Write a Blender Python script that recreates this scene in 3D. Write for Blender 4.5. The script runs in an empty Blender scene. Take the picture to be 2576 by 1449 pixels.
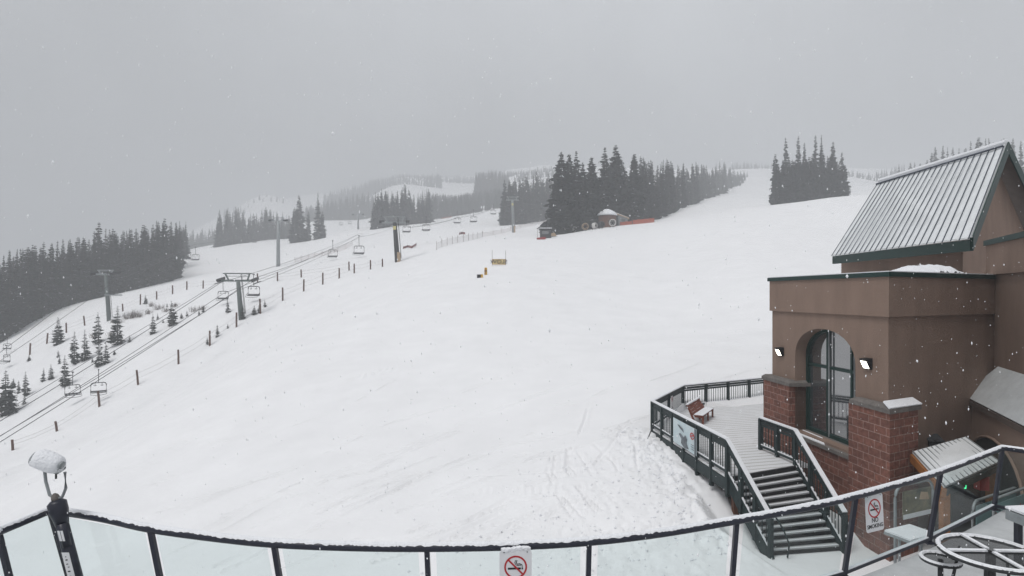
import bpy, math, random
import numpy as np
from mathutils import Vector, Matrix
random.seed(7)
C = bpy.context.scene.collection
F = 1500.0; CX = 1288.0; HY = 740.0      # focal length and level line of the lens, in units of a 2576 wide picture
CZ = 6.6                                  # camera height above the yard
def P(px, py, d): return Vector(((px-CX)/F*d, d, CZ-(py-HY)/F*d))
def RM(d): return d if d < 190 else 190+(d-190)*2.5      # far stands lie deeper in the cloud
def PR(px, py, d): return P(px, py, RM(d))
def PZ(px, py, z):                        # point of the sight line at height z
    d = (CZ-z)*F/(py-HY); return P(px, py, d)

# ------------------------------------------------------------------ scene, camera, light
sc = bpy.context.scene
cam = bpy.data.cameras.new('camera'); co = bpy.data.objects.new('camera', cam); C.objects.link(co)
co.location = (0, 0, CZ); co.rotation_euler = (math.pi/2, 0, 0)
cam.sensor_width = 36; cam.lens = 36*F/2576; cam.shift_y = (HY-724.5)/2576
cam.clip_start = .1; cam.clip_end = 6000
sc.camera = co
sc.view_settings.view_transform = 'Standard'; sc.view_settings.look = 'None'
sc.view_settings.exposure = 0.70; sc.view_settings.gamma = 1
w = bpy.data.worlds.new('World'); sc.world = w; w.use_nodes = True
SUN_EL, SUN_AZ = math.radians(60), math.radians(-132)   # azimuth from +y towards +x
nt = w.node_tree; nt.nodes.clear()
def nd(nt, t, **k):
    n = nt.nodes.new(t)
    for a, v in k.items():
        if a.startswith('i_'):
            n.inputs[a[2:].replace('_', ' ')].default_value = v
        else: setattr(n, a, v)
    return n
sky = nd(nt, 'ShaderNodeTexSky', sky_type='NISHITA', sun_disc=False, sun_elevation=SUN_EL, sun_rotation=SUN_AZ,
         altitude=1600, air_density=1.0, dust_density=4.0, ozone_density=1.0)
hs = nd(nt, 'ShaderNodeHueSaturation'); hs.inputs['Saturation'].default_value = .14
mx = nd(nt, 'ShaderNodeMix', data_type='RGBA'); mx.inputs[0].default_value = .72
tcw = nd(nt, 'ShaderNodeTexCoord'); nzw = nd(nt, 'ShaderNodeTexNoise'); nzw.inputs['Scale'].default_value = 1.3; nzw.inputs['Detail'].default_value = 5
rmp = nd(nt, 'ShaderNodeMapRange'); rmp.inputs[1].default_value = .3; rmp.inputs[2].default_value = .7; rmp.inputs[3].default_value = .68; rmp.inputs[4].default_value = 1.32
cl = nd(nt, 'ShaderNodeMix', data_type='RGBA', blend_type='MULTIPLY'); cl.inputs[0].default_value = 1
mx.inputs[7].default_value = (4.9, 5.05, 5.25, 1)      # the cloud deck's own even grey
bg = nd(nt, 'ShaderNodeBackground'); bg.inputs['Strength'].default_value = .07
ow = nd(nt, 'ShaderNodeOutputWorld')
L = nt.links.new
L(sky.outputs[0], hs.inputs['Color']); L(hs.outputs[0], mx.inputs[6]); L(tcw.outputs['Generated'], nzw.inputs['Vector'])
L(nzw.outputs['Fac'], rmp.inputs[0]); L(mx.outputs[2], cl.inputs[6]); L(rmp.outputs[0], cl.inputs[7])
sp = nd(nt, 'ShaderNodeSeparateXYZ'); L(tcw.outputs['Generated'], sp.inputs[0])
zr = nd(nt, 'ShaderNodeMapRange'); zr.inputs[1].default_value = .02; zr.inputs[2].default_value = .55; zr.inputs[3].default_value = .72; zr.inputs[4].default_value = 1.42
L(sp.outputs['Z'], zr.inputs[0]); cz_ = nd(nt, 'ShaderNodeMix', data_type='RGBA', blend_type='MULTIPLY'); cz_.inputs[0].default_value = 1
L(cl.outputs[2], cz_.inputs[6]); L(zr.outputs[0], cz_.inputs[7]); L(cz_.outputs[2], bg.inputs[0]); L(bg.outputs[0], ow.inputs[0])
sl = bpy.data.lights.new('sun', 'SUN'); sl.energy = 1.5; sl.angle = math.radians(22); sl.color = (1, .985, .96)
so = bpy.data.objects.new('sun', sl); C.objects.link(so); so.location = (-60, -50, 90)
so.rotation_euler = Vector((-math.sin(SUN_AZ)*math.cos(SUN_EL), -math.cos(SUN_AZ)*math.cos(SUN_EL), -math.sin(SUN_EL))).to_track_quat('-Z', 'Y').to_euler()
cy = sc.cycles
cy.use_denoising = True; cy.volume_bounces = 2; cy.max_bounces = 8; cy.transparent_max_bounces = 16
cy.diffuse_bounces = 3

# ------------------------------------------------------------------ materials
def mat(name, col, rough=.8, noise=0, nscale=4, bump=0, bscale=20, metal=0, spec=.3, emit=0, col2=None, coord='Object', stretch=None):
    m = bpy.data.materials.new(name); m.use_nodes = True; t = m.node_tree; b = t.nodes['Principled BSDF']
    b.inputs['Base Color'].default_value = (*col, 1); b.inputs['Roughness'].default_value = rough
    b.inputs['Metallic'].default_value = metal; b.inputs['Specular IOR Level'].default_value = spec
    if emit:
        b.inputs['Emission Color'].default_value = (1, .96, .82, 1); b.inputs['Emission Strength'].default_value = emit
    if noise or bump:
        tc = t.nodes.new('ShaderNodeTexCoord'); mp = t.nodes.new('ShaderNodeMapping')
        if stretch: mp.inputs['Scale'].default_value = stretch
        t.links.new(tc.outputs[coord], mp.inputs[0])
    if noise:
        n = t.nodes.new('ShaderNodeTexNoise'); n.inputs['Scale'].default_value = nscale; n.inputs['Detail'].default_value = 6
        n.inputs['Roughness'].default_value = .65
        t.links.new(mp.outputs[0], n.inputs['Vector'])
        r = t.nodes.new('ShaderNodeMix'); r.data_type = 'RGBA'
        c2 = col2 or tuple(c*(1-noise) for c in col)
        r.inputs[6].default_value = (*c2, 1); r.inputs[7].default_value = (*(tuple(min(1, c*(1+noise*.5)) for c in col) if not col2 else col), 1)
        mr = t.nodes.new('ShaderNodeMapRange'); mr.inputs[1].default_value = .3; mr.inputs[2].default_value = .7
        t.links.new(n.outputs['Fac'], mr.inputs[0]); t.links.new(mr.outputs[0], r.inputs[0]); t.links.new(r.outputs[2], b.inputs['Base Color'])
    if bump:
        n2 = t.nodes.new('ShaderNodeTexNoise'); n2.inputs['Scale'].default_value = bscale; n2.inputs['Detail'].default_value = 5
        t.links.new(mp.outputs[0], n2.inputs['Vector'])
        bp = t.nodes.new('ShaderNodeBump'); bp.inputs['Strength'].default_value = bump; bp.inputs['Distance'].default_value = .05
        t.links.new(n2.outputs['Fac'], bp.inputs['Height']); t.links.new(bp.outputs[0], b.inputs['Normal'])
    return m
M = {}
M['snow'] = mat('snow', (.81, .81, .825), .75, .05, .35, .35, 3.5, spec=.2)
M['snowcap'] = mat('fresh snow', (.80, .81, .84), .8, .05, 6, .5, 30, spec=.2)
M['dust'] = mat('snow dusted paving', (.52, .53, .54), .8, .14, 3, .2, 40, col2=(.40, .41, .42))
M['stucco'] = mat('brown stucco', (.255, .180, .143), .9, .14, 1.3, .35, 60, spec=.15, stretch=(1, 1, .35))
M['green'] = mat('dark green metal', (.009, .034, .030), .5, .2, 3, spec=.25)
M['rail'] = mat('dark powder coated rail', (.018, .02, .034), .4, .25, 12, spec=.4)
M['greenwood'] = mat('dark green painted timber', (.022, .036, .038), .6, .35, 5, .2, 30)
M['capstone'] = mat('grey cap stone', (.16, .145, .135), .85, .3, 5, .4, 25)
M['galv'] = mat('galvanised steel', (.30, .32, .33), .5, .2, 6, metal=.3)
M['towergreen'] = mat('grey green tower paint', (.13, .155, .15), .55, .2, 3)
M['darksteel'] = mat('dark steel', (.035, .037, .04), .5, .2, 8)
M['chairsteel'] = mat('chair tube steel', (.035, .037, .04), .45, .2, 8)
M['seat'] = mat('dark seat pad', (.028, .03, .034), .7, .3, 8)
M['chairback'] = mat('frosted chair back', (.62, .63, .65), .7, .1, 8)
M['post'] = mat('weathered brown post', (.105, .05, .034), .85, .4, 3, .4, 20, stretch=(4, 4, .6))
M['cable'] = mat('steel rope', (.05, .052, .055), .5)
M['bannercloth'] = mat('pale yellow banner cloth', (.66, .52, .26), .7, .12, 4)
M['needlesnow'] = mat('snow dusted spray', (.20, .21, .21), .9, .3, 2)
M['needle'] = mat('dark spruce needles', (.024, .030, .026), .9, .45, 1.2)
M['needle2'] = mat('young spruce needles', (.036, .046, .042), .9, .4, 2)
M['bark'] = mat('spruce bark', (.05, .04, .034), .9, .3, 6)
M['twig'] = mat('dry willow twigs', (.12, .095, .08), .9, .3, 4)
M['redwood'] = mat('red brown bench timber', (.20, .055, .03), .65, .35, 4, .2, 20, stretch=(1, 1, 5))
M['hutwood'] = mat('brown board siding', (.16, .075, .05), .85, .45, 1.5, .3, 20, stretch=(6, 6, .3))
M['lumber'] = mat('pale lumber', (.45, .33, .22), .8, .2, 4)
M['timber'] = mat('orange stained timber', (.30, .12, .035), .6, .3, 5, .1, 20)
M['yellow'] = mat('yellow pad', (.62, .36, .04), .6, .15, 5)
M['paleyellow'] = mat('pale yellow plate', (.62, .55, .25), .6, .1, 5)
M['orange'] = mat('orange netting', (.60, .14, .07), .8, .25, 3)
M['black'] = mat('matt black', (.012, .012, .014), .6)
M['white'] = mat('white sign sheet', (.72, .72, .74), .5, .06, 6)
M['signred'] = mat('sign red', (.42, .025, .03), .5)
M['bannerblue'] = mat('pale blue banner print', (.46, .58, .62), .5, .18, 2.5, col2=(.60, .66, .68))
M['bannergrey'] = mat('grey figure print', (.15, .17, .19), .6, .5, 5)
M['poster'] = mat('dark mountain poster print', (.05, .06, .045), .5, .9, 3.5, col2=(.24, .21, .13))
M['teal'] = mat('teal banner print', (.20, .33, .34), .5, .2, 3)
M['ribroof'] = mat('snow dusted metal roof', (.76, .78, .80), .6, .14, 2.2, .12, 30, col2=(.63, .65, .66), stretch=(1, 1, .5))
M['seam'] = mat('dark roof seam', (.03, .04, .065), .5)
M['metalroof'] = mat('frosted grey metal roof', (.47, .49, .50), .6, .15, 3)
M['gun'] = mat('snow gun ring paint', (.68, .66, .64), .6, .2, 5)
M['redpaint'] = mat('red paint', (.32, .03, .03), .5)
M['lens'] = mat('lit lamp lens', (1, .97, .9), .4, emit=3.5)
M['greenled'] = mat('green lit lamp', (.1, .8, .3), .4)
_b = M['greenled'].node_tree.nodes['Principled BSDF']; _b.inputs['Emission Color'].default_value = (.05, .8, .3, 1); _b.inputs['Emission Strength'].default_value = 1.2
M['interior'] = mat('dim interior', (.03, .028, .027), .9)  # shade of unlit insides put into the base colour
M['pane'] = mat('dark window glass', (.05, .055, .06), .04, spec=1.0)
M['pane'].node_tree.nodes['Principled BSDF'].inputs['IOR'].default_value = 2.2
M['flake'] = mat('snowflake', (.85, .86, .88), .8)
M['fasciaboard'] = mat('brown metal fascia', (.10, .075, .063), .7, .2, 4)
_t = M['stucco'].node_tree; _b = _t.nodes['Principled BSDF']; _src = _b.inputs['Base Color'].links[0].from_socket
_tc = _t.nodes.new('ShaderNodeTexCoord'); _mp = _t.nodes.new('ShaderNodeMapping'); _mp.inputs['Scale'].default_value = (2.1, 2.1, .4)
_n = _t.nodes.new('ShaderNodeTexNoise'); _n.inputs['Scale'].default_value = 1.0; _n.inputs['Detail'].default_value = 4
_r = _t.nodes.new('ShaderNodeMapRange'); _r.inputs[1].default_value = .42; _r.inputs[2].default_value = .72; _r.inputs[3].default_value = 1.0; _r.inputs[4].default_value = .92
_m = _t.nodes.new('ShaderNodeMix'); _m.data_type = 'RGBA'; _m.blend_type = 'MULTIPLY'; _m.inputs[0].default_value = 1
_t.links.new(_tc.outputs['Object'], _mp.inputs[0]); _t.links.new(_mp.outputs[0], _n.inputs['Vector']); _t.links.new(_n.outputs['Fac'], _r.inputs[0])
_t.links.new(_src, _m.inputs[6]); _t.links.new(_r.outputs[0], _m.inputs[7]); _t.links.new(_m.outputs[2], _b.inputs['Base Color'])
# masonry: split face block laid in courses (metre UVs)
m = mat('red split face block', (.17, .07, .05), .9); t = m.node_tree; b = t.nodes['Principled BSDF']
uv = t.nodes.new('ShaderNodeUVMap'); br = t.nodes.new('ShaderNodeTexBrick')
br.inputs['Scale'].default_value = 1; br.inputs['Brick Width'].default_value = .42; br.inputs['Row Height'].default_value = .205
br.inputs['Mortar Size'].default_value = .012; br.inputs['Mortar Smooth'].default_value = .2; br.inputs['Bias'].default_value = -.1
br.inputs['Color1'].default_value = (.215, .092, .068, 1); br.inputs['Color2'].default_value = (.135, .06, .047, 1); br.inputs['Mortar'].default_value = (.29, .19, .16, 1)
nz = t.nodes.new('ShaderNodeTexNoise'); nz.inputs['Scale'].default_value = 9; nz.inputs['Detail'].default_value = 6
mm = t.nodes.new('ShaderNodeMix'); mm.data_type = 'RGBA'; mm.blend_type = 'OVERLAY'; mm.inputs[0].default_value = .7
t.links.new(uv.outputs[0], br.inputs['Vector']); t.links.new(uv.outputs[0], nz.inputs['Vector'])
t.links.new(br.outputs['Color'], mm.inputs[6]); t.links.new(nz.outputs['Fac'], mm.inputs[7]); t.links.new(mm.outputs[2], b.inputs['Base Color'])
ad = t.nodes.new('ShaderNodeMath'); ad.operation = 'SUBTRACT'; t.links.new(nz.outputs['Fac'], ad.inputs[0]); t.links.new(br.outputs['Fac'], ad.inputs[1])
bp = t.nodes.new('ShaderNodeBump'); bp.inputs['Strength'].default_value = .8; bp.inputs['Distance'].default_value = .03
t.links.new(ad.outputs[0], bp.inputs['Height']); t.links.new(bp.outputs[0], b.inputs['Normal']); M['block'] = m
# deck boards dusted with snow, gaps swept dark (metre UVs, boards across the deck)
m = mat('snow dusted deck boards', (.5, .5, .5), .85); t = m.node_tree; b = t.nodes['Principled BSDF']
uv = t.nodes.new('ShaderNodeUVMap'); mp = t.nodes.new('ShaderNodeMapping'); mp.inputs['Rotation'].default_value = (0, 0, math.radians(-14))
wv = t.nodes.new('ShaderNodeTexWave'); wv.bands_direction = 'Y'; wv.inputs['Scale'].default_value = 1.1; wv.inputs['Distortion'].default_value = .4; wv.inputs['Detail'].default_value = 3
nz = t.nodes.new('ShaderNodeTexNoise'); nz.inputs['Scale'].default_value = .9; nz.inputs['Detail'].default_value = 6; nz.inputs['Roughness'].default_value = .7
cr = t.nodes.new('ShaderNodeMapRange'); cr.inputs[1].default_value = .0; cr.inputs[2].default_value = .25
m1 = t.nodes.new('ShaderNodeMix'); m1.data_type = 'RGBA'; m1.inputs[6].default_value = (.42, .41, .40, 1); m1.inputs[7].default_value = (.66, .665, .68, 1)
mxm = t.nodes.new('ShaderNodeMath'); mxm.operation = 'MAXIMUM'
cr2 = t.nodes.new('ShaderNodeMapRange'); cr2.inputs[1].default_value = .48; cr2.inputs[2].default_value = .62
t.links.new(uv.outputs[0], mp.inputs[0]); t.links.new(mp.outputs[0], wv.inputs['Vector']); t.links.new(mp.outputs[0], nz.inputs['Vector'])
t.links.new(wv.outputs['Fac'], cr.inputs[0]); t.links.new(nz.outputs['Fac'], cr2.inputs[0]); t.links.new(cr.outputs[0], mxm.inputs[0]); t.links.new(cr2.outputs[0], mxm.inputs[1])
t.links.new(mxm.outputs[0], m1.inputs[0]); t.links.new(m1.outputs[2], b.inputs['Base Color']); M['boards'] = m
# balustrade glass
m = bpy.data.materials.new('pale green glass'); m.use_nodes = True; t = m.node_tree; t.nodes.clear()
tr = t.nodes.new('ShaderNodeBsdfTransparent'); tr.inputs[0].default_value = (.925, .96, .957, 1)
gl = t.nodes.new('ShaderNodeBsdfGlossy'); gl.inputs['Roughness'].default_value = .03
lw_ = t.nodes.new('ShaderNodeLayerWeight'); lw_.inputs[0].default_value = .5
pw = t.nodes.new('ShaderNodeMath'); pw.operation = 'POWER'; pw.inputs[1].default_value = 4.0; t.links.new(lw_.outputs['Facing'], pw.inputs[0])
fr = t.nodes.new('ShaderNodeMath'); fr.operation = 'MULTIPLY_ADD'; fr.inputs[1].default_value = .35; fr.inputs[2].default_value = .025; t.links.new(pw.outputs[0], fr.inputs[0])
ms = t.nodes.new('ShaderNodeMixShader'); ou = t.nodes.new('ShaderNodeOutputMaterial')
t.links.new(fr.outputs[0], ms.inputs[0]); t.links.new(tr.outputs[0], ms.inputs[1]); t.links.new(gl.outputs[0], ms.inputs[2]); t.links.new(ms.outputs[0], ou.inputs[0]); M['glass'] = m
# open netting: threads with holes
def netmat(name, col, cover):
    m = bpy.data.materials.new(name); m.use_nodes = True; t = m.node_tree; b = t.nodes['Principled BSDF']
    b.inputs['Base Color'].default_value = (*col, 1); b.inputs['Roughness'].default_value = .8
    tr = t.nodes.new('ShaderNodeBsdfTransparent'); ms = t.nodes.new('ShaderNodeMixShader'); ms.inputs[0].default_value = cover
    t.links.new(tr.outputs[0], ms.inputs[1]); t.links.new(b.outputs[0], ms.inputs[2]); t.links.new(ms.outputs[0], t.nodes['Material Output'].inputs[0]); return m
M['net'] = netmat('faded pink netting', (.36, .20, .18), .10)
M['netgrey'] = netmat('grey netting', (.24, .19, .19), .09)
M['netred'] = netmat('dark red netting', (.24, .07, .06), .8)
M['netorange'] = netmat('orange netting mesh', (.55, .13, .07), .6)

# ------------------------------------------------------------------ mesh helpers
ORG = {}
class MB:
    def __init__(s): s.v = []; s.f = []; s.m = []
    def add(s, vs, fs, mi=0):
        o = len(s.v); s.v += [Vector(v) for v in vs]; s.f += [tuple(i+o for i in f) for f in fs]; s.m += [mi]*len(fs); return s
    def hexa(s, p, mi=0):    # 8 corners: bottom 0-3 counter clockwise, top 4-7
        return s.add(p, [(3,2,1,0),(4,5,6,7),(0,1,5,4),(1,2,6,5),(2,3,7,6),(3,0,4,7)], mi)
    def box(s, c, d, rz=0, mi=0):
        R = Matrix.Rotation(rz, 3, 'Z'); c = Vector(c); h = Vector(d)/2
        return s.hexa([c+R@Vector((x*h.x, y*h.y, z*h.z)) for z in (-1,1) for x, y in ((-1,-1),(1,-1),(1,1),(-1,1))], mi)
    def bar(s, a, b, w, h, mi=0, up=(0,0,1)):
        a, b = Vector(a), Vector(b); d = (b-a).normalized(); u = Vector(up); sd = d.cross(u)
        if sd.length < 1e-4: sd = d.cross(Vector((0,1,0)))
        sd.normalize(); u = sd.cross(d); sd *= w/2; u *= h/2
        return s.hexa([a-sd-u, a+sd-u, b+sd-u, b-sd-u, a-sd+u, a+sd+u, b+sd+u, b-sd+u], mi)
    def tube(s, pts, r, n=8, mi=0, cap=True):
        pts = [Vector(p) for p in pts]; k = len(pts); rs = r if isinstance(r, (list, tuple)) else [r]*k
        vs = []; ref = Vector((0,0,1))
        for i, p in enumerate(pts):
            d = (pts[min(i+1,k-1)]-pts[max(i-1,0)]).normalized()
            sd = d.cross(ref)
            if sd.length < .05: sd = d.cross(Vector((0,1,0)))
            sd.normalize(); u = sd.cross(d)
            vs += [p+(sd*math.cos(2*math.pi*j/n)+u*math.sin(2*math.pi*j/n))*rs[i] for j in range(n)]
        fs = [(i*n+j, i*n+(j+1)%n, (i+1)*n+(j+1)%n, (i+1)*n+j) for i in range(k-1) for j in range(n)]
        if cap: fs += [tuple(range(n))[::-1], tuple((k-1)*n+j for j in range(n))]
        return s.add(vs, fs, mi)
    def lathe(s, prof, c=(0,0,0), n=20, mi=0, ax=None):   # (r,z) profile about z (or axis matrix)
        c = Vector(c); vs = []
        for r, z in prof:
            for j in range(n):
                a = 2*math.pi*j/n; q = Vector((r*math.cos(a), r*math.sin(a), z)); vs.append(c+(ax@q if ax else q))
        k = len(prof)
        fs = [(i*n+j, i*n+(j+1)%n, (i+1)*n+(j+1)%n, (i+1)*n+j) for i in range(k-1) for j in range(n)]
        if prof[0][0] > 1e-4: fs.append(tuple(range(n))[::-1])
        if prof[-1][0] > 1e-4: fs.append(tuple((k-1)*n+j for j in range(n)))
        return s.add(vs, fs, mi)
    def prism(s, poly, z0, z1, mi=0):                    # plan polygon, counter clockwise
        n = len(poly); vs = [(p[0], p[1], z0) for p in poly]+[(p[0], p[1], z1) for p in poly]
        return s.add(vs, [tuple(range(n))[::-1], tuple(range(n, 2*n))]+[(i,(i+1)%n,(i+1)%n+n,i+n) for i in range(n)], mi)
    def slab(s, pts, th, mi=0):                          # planar polygon given thickness along its normal
        pts = [Vector(p) for p in pts]; nrm = (pts[1]-pts[0]).cross(pts[2]-pts[0]).normalized()*th; n = len(pts)
        return s.add(pts+[p+nrm for p in pts], [tuple(range(n))[::-1], tuple(range(n,2*n))]+[(i,(i+1)%n,(i+1)%n+n,i+n) for i in range(n)], mi)
    def build(s, name, mats, parent=None, smooth=False, org=None):
        if not isinstance(mats, (list, tuple)): mats = [mats]
        o0 = ORG.get(parent, Vector((0,0,0))) if parent else (Vector(org) if org is not None else Vector((0,0,0)))
        me = bpy.data.meshes.new(name); me.from_pydata([v-o0 for v in s.v], [], s.f)
        for q in mats: me.materials.append(M[q] if isinstance(q, str) else q)
        if len(mats) > 1: me.polygons.foreach_set('material_index', s.m)
        if smooth: me.polygons.foreach_set('use_smooth', [True]*len(s.f))
        ul = me.uv_layers.new(name='UVMap')
        for p in me.polygons:
            nn = p.normal
            if abs(nn.z) > .8: tx, ty = Vector((1,0,0)), Vector((0,1,0))
            else: tx = Vector((-nn.y, nn.x, 0)).normalized(); ty = Vector((0,0,1))
            for li in p.loop_indices:
                q = me.vertices[me.loops[li].vertex_index].co+o0; ul.data[li].uv = (q.dot(tx), q.dot(ty))
        me.update()
        o = bpy.data.objects.new(name, me); C.objects.link(o); ORG[o] = o0
        if parent: o.parent = parent
        else: o.location = o0
        return o
def tag(o, label, cat, group=None):
    o['label'] = label; o['category'] = cat
    if group: o['group'] = group
    return o
def thing(name, loc, label, cat, group=None):
    o = bpy.data.objects.new(name, None); C.objects.link(o); o.location = loc; o.empty_display_size = .3
    ORG[o] = Vector(loc); return tag(o, label, cat, group)
def copy_tree(o, parent=None):
    c = o.copy(); C.objects.link(c)
    if parent: c.parent = parent
    for ch in o.children: copy_tree(ch, c)
    return c
def place(o, loc, rz=0, s=1.0, label=None, group=None, sz=None):
    o.location = loc; o.rotation_euler = (0, 0, rz); o.scale = (s, s, sz or s)
    if label: o['label'] = label
    if group: o['group'] = group
    return o
def catmull(pts, n=8):
    pts = [Vector(p) for p in pts]; q = [pts[0]*2-pts[1]]+pts+[pts[-1]*2-pts[-2]]; out = []
    for i in range(1, len(q)-2):
        a, b, c, d = q[i-1], q[i], q[i+1], q[i+2]
        for k in range(n):
            t = k/n; out.append(.5*((2*b)+(c-a)*t+(2*a-5*b+4*c-d)*t*t+(3*b-a-3*c+d)*t**3))
    return out+[pts[-1]]
def text_mesh(txt, size, name, material, parent, mtx, ext=.002):
    cu = bpy.data.curves.new(name, 'FONT'); cu.body = txt; cu.size = size; cu.align_x = 'CENTER'; cu.align_y = 'CENTER'; cu.extrude = ext; cu.offset = size*.012
    tmp = bpy.data.objects.new('tmp_text', cu); C.objects.link(tmp); bpy.context.view_layer.update()
    me = bpy.data.meshes.new_from_object(tmp.evaluated_get(bpy.context.evaluated_depsgraph_get()))
    bpy.data.objects.remove(tmp); me.materials.clear(); me.materials.append(M[material]); me.name = name
    o = bpy.data.objects.new(name, me); C.objects.link(o); o.parent = parent
    me.transform(Matrix.Translation(-ORG[parent])@mtx); ORG[o] = ORG[parent]; return o

# ------------------------------------------------------------------ terrain
ctl = []
def cp(px, py, d): ctl.append(tuple(PR(px, py, d)))
POSTS1 = [(32,1107,1130,62),(143,1060,1086,65),(250,985,1022,69),(347,933,969,73),(449,880,916,77),(528,832,866,80),(595,787,824,83),(655,752,790,86),
          (711,725,758,89),(764,703,733,92),(812,687,716,95),(853,674,700,97),(891,664,688,99),(932,655,678,102),(962,651,671,104)]
POSTS2 = [(75,865,895,95),(118,838,864,98),(167,812,836,101),(213,795,820,103),(309,764,783,106),(353,741,767,108),(394,733,754,109),(434,718,740,110),
          (470,708,728,111),(511,706,726,111),(648,688,710,110),(698,685,706,109),(758,678,698,107),(878,659,681,103)]
for a in POSTS1+POSTS2: cp(a[0], a[2], a[3])
for a in [(-300,1449,19),(0,1449,17.5),(300,1449,16.3),(644,1449,15.2),(1000,1449,14.3),(1288,1449,13.96),(1650,1449,13.96),
          (0,1305,30),(300,1121,35),(644,1065,30),(644,899,50),(950,1090,26),(950,880,43),(950,750,68),(1288,1076,25),(1288,862,41),(1288,722,61),(1288,672,76),(1288,622,100),(1290,586,165),(1288,604,125),
          (1400,592,140),(1520,572,152),(1700,1010,26),(1700,800,50),(1700,650,85),(1700,556,138),(1930,900,34),(1930,700,60),(1930,600,90),(1930,528,128),(2160,498,132),(2160,600,90),(2400,500,140),(2400,620,80),(2160,720,55),(2400,760,50),
          (2040,507,180),(1900,442,360),(1800,490,262),(1730,520,215),(1645,560,168),(2140,472,300),(2260,462,320),(2450,445,270),(2600,440,260),
          (607,803,84.5),(700,668,150),(265,808,100),(1000,660,107),(-60,885,118),(0,858,122),(90,805,132),(170,770,140),(250,748,148),(330,730,155),(430,706,168),(455,662,200),(470,641,215),(540,623,235),(640,606,250),(735,611,225),(815,601,235),
          (935,578,220),(1080,560,240),(1180,545,270),(1262,568,215),(1390,546,240),(870,545,420),(820,560,340),(1000,545,330),(1130,474,460),(1195,470,470),(1250,450,540),(500,600,380),(400,640,350),(200,690,350),(0,760,330),(-300,830,330),(560,590,390),(605,545,430),(660,497,450),(735,518,450),
          (1100,625,112),(880,576,230),(1650,1100,21.5),(1700,1142,19.8),(1760,1206,18.0),(1860,1325,15.4),(1950,1412,14.5),(1900,1449,13.9)]: cp(*a)
for x, y, z in [(6,13,0),(12,13,0),(20,13,0),(12,17,0),(16,20,0),(22,26,.6),(0,0,0),(-20,0,-1.8),(25,0,0),(0,-40,0),(60,-40,2),(-60,-40,-7),(-60,20,-9),(60,20,3),(90,60,14),(-110,60,-14),(-160,120,-14),(-260,260,-6),(150,130,28),(300,300,70),
                (10,24,1.0),(13,29,1.9)]: ctl.append((x, y, z))
for a in [(-300,860,1100),(0,740,1100),(400,620,1100),(700,500,900),(1000,455,900),(1288,440,900),(1600,430,900),(2000,425,900),(2500,425,900),(1288,430,1500),(0,730,1500),(2576,420,1500),(660,520,1400),(2576,430,600),(2900,430,500)]: ctl.append(tuple(P(*a)))
ctl = np.array(ctl, float); S = 1/100.0
def tpsk(r2): return np.where(r2 > 0, r2*np.log(np.maximum(r2, 1e-12)), 0)
def fit(lam=2e-4):
    X = ctl[:, :2]*S; n = len(X)
    K = tpsk(((X[:, None]-X[None])**2).sum(-1))+lam*np.eye(n)
    Pm = np.c_[np.ones(n), X]; A = np.zeros((n+3, n+3)); A[:n, :n] = K; A[:n, n:] = Pm; A[n:, :n] = Pm.T
    return np.linalg.solve(A, np.r_[ctl[:, 2], 0, 0, 0])
# distances enter on a log scale so that near ground gets as much shape as far ground
def warp(x, y):
    r = np.hypot(x, y)+12.0; k = np.log(r/12.0)*60/r
    return x*k, y*k
_c = ctl.copy(); _wx, _wy = warp(ctl[:, 0], ctl[:, 1]); ctl[:, 0] = _wx; ctl[:, 1] = _wy
W_ = fit(); CT = ctl[:, :2]*S
def hz(x, y):
    x = np.atleast_1d(np.asarray(x, float)); y = np.atleast_1d(np.asarray(y, float))
    wx, wy = warp(x, y); q = np.c_[wx, wy]*S; out = np.empty(len(q))
    for i in range(0, len(q), 20000):
        b = q[i:i+20000]; out[i:i+20000] = tpsk(((b[:, None]-CT[None])**2).sum(-1))@W_[:len(CT)]+W_[-3]+b@W_[-2:]
    r = np.hypot(x, y)
    und = np.sin(x*.11+np.sin(y*.07)*2)*np.sin(y*.09+1.3)*.12*np.clip(r/60, .1, 3)
    far = np.clip((r-330)/250, 0, 1)
    und += far*(np.sin(x*.021+1.0)*np.cos(y*.017)*3+np.sin(x*.05+y*.043)*1.5)
    return out+und
def gz(x, y): return float(hz(x, y)[0])
def hit(px, py, d0=12, d1=1200):
    d = np.exp(np.linspace(math.log(d0), math.log(d1), 900))
    z = hz((px-CX)/F*d, d); ray = CZ-(py-HY)/F*d; k = np.argmax(z >= ray)
    if z[k] < ray[k]: k = len(d)-1
    return float(d[k])
def onground(px, py, cap=1e9):
    d = min(hit(px, py), cap); x = (px-CX)/F*d; return Vector((x, d, gz(x, d))), d
def axis(fine0, fine1, st, lo, hi, g):
    a = list(np.arange(fine0, fine1+1e-6, st)); s = st
    while a[-1] < hi: s *= g; a.append(a[-1]+s)
    s = st; b = []
    p = fine0
    while p > lo: s *= g; p -= s; b.append(p)
    return np.array(b[::-1]+a)
gx = axis(-9, 9, .062, -1100, 1100, 1.045); gy = axis(13, 30, .068, -60, 1500, 1.028)
XX, YY = np.meshgrid(gx, gy); xf, yf = XX.ravel(), YY.ravel(); zf = hz(xf, yf)
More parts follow.
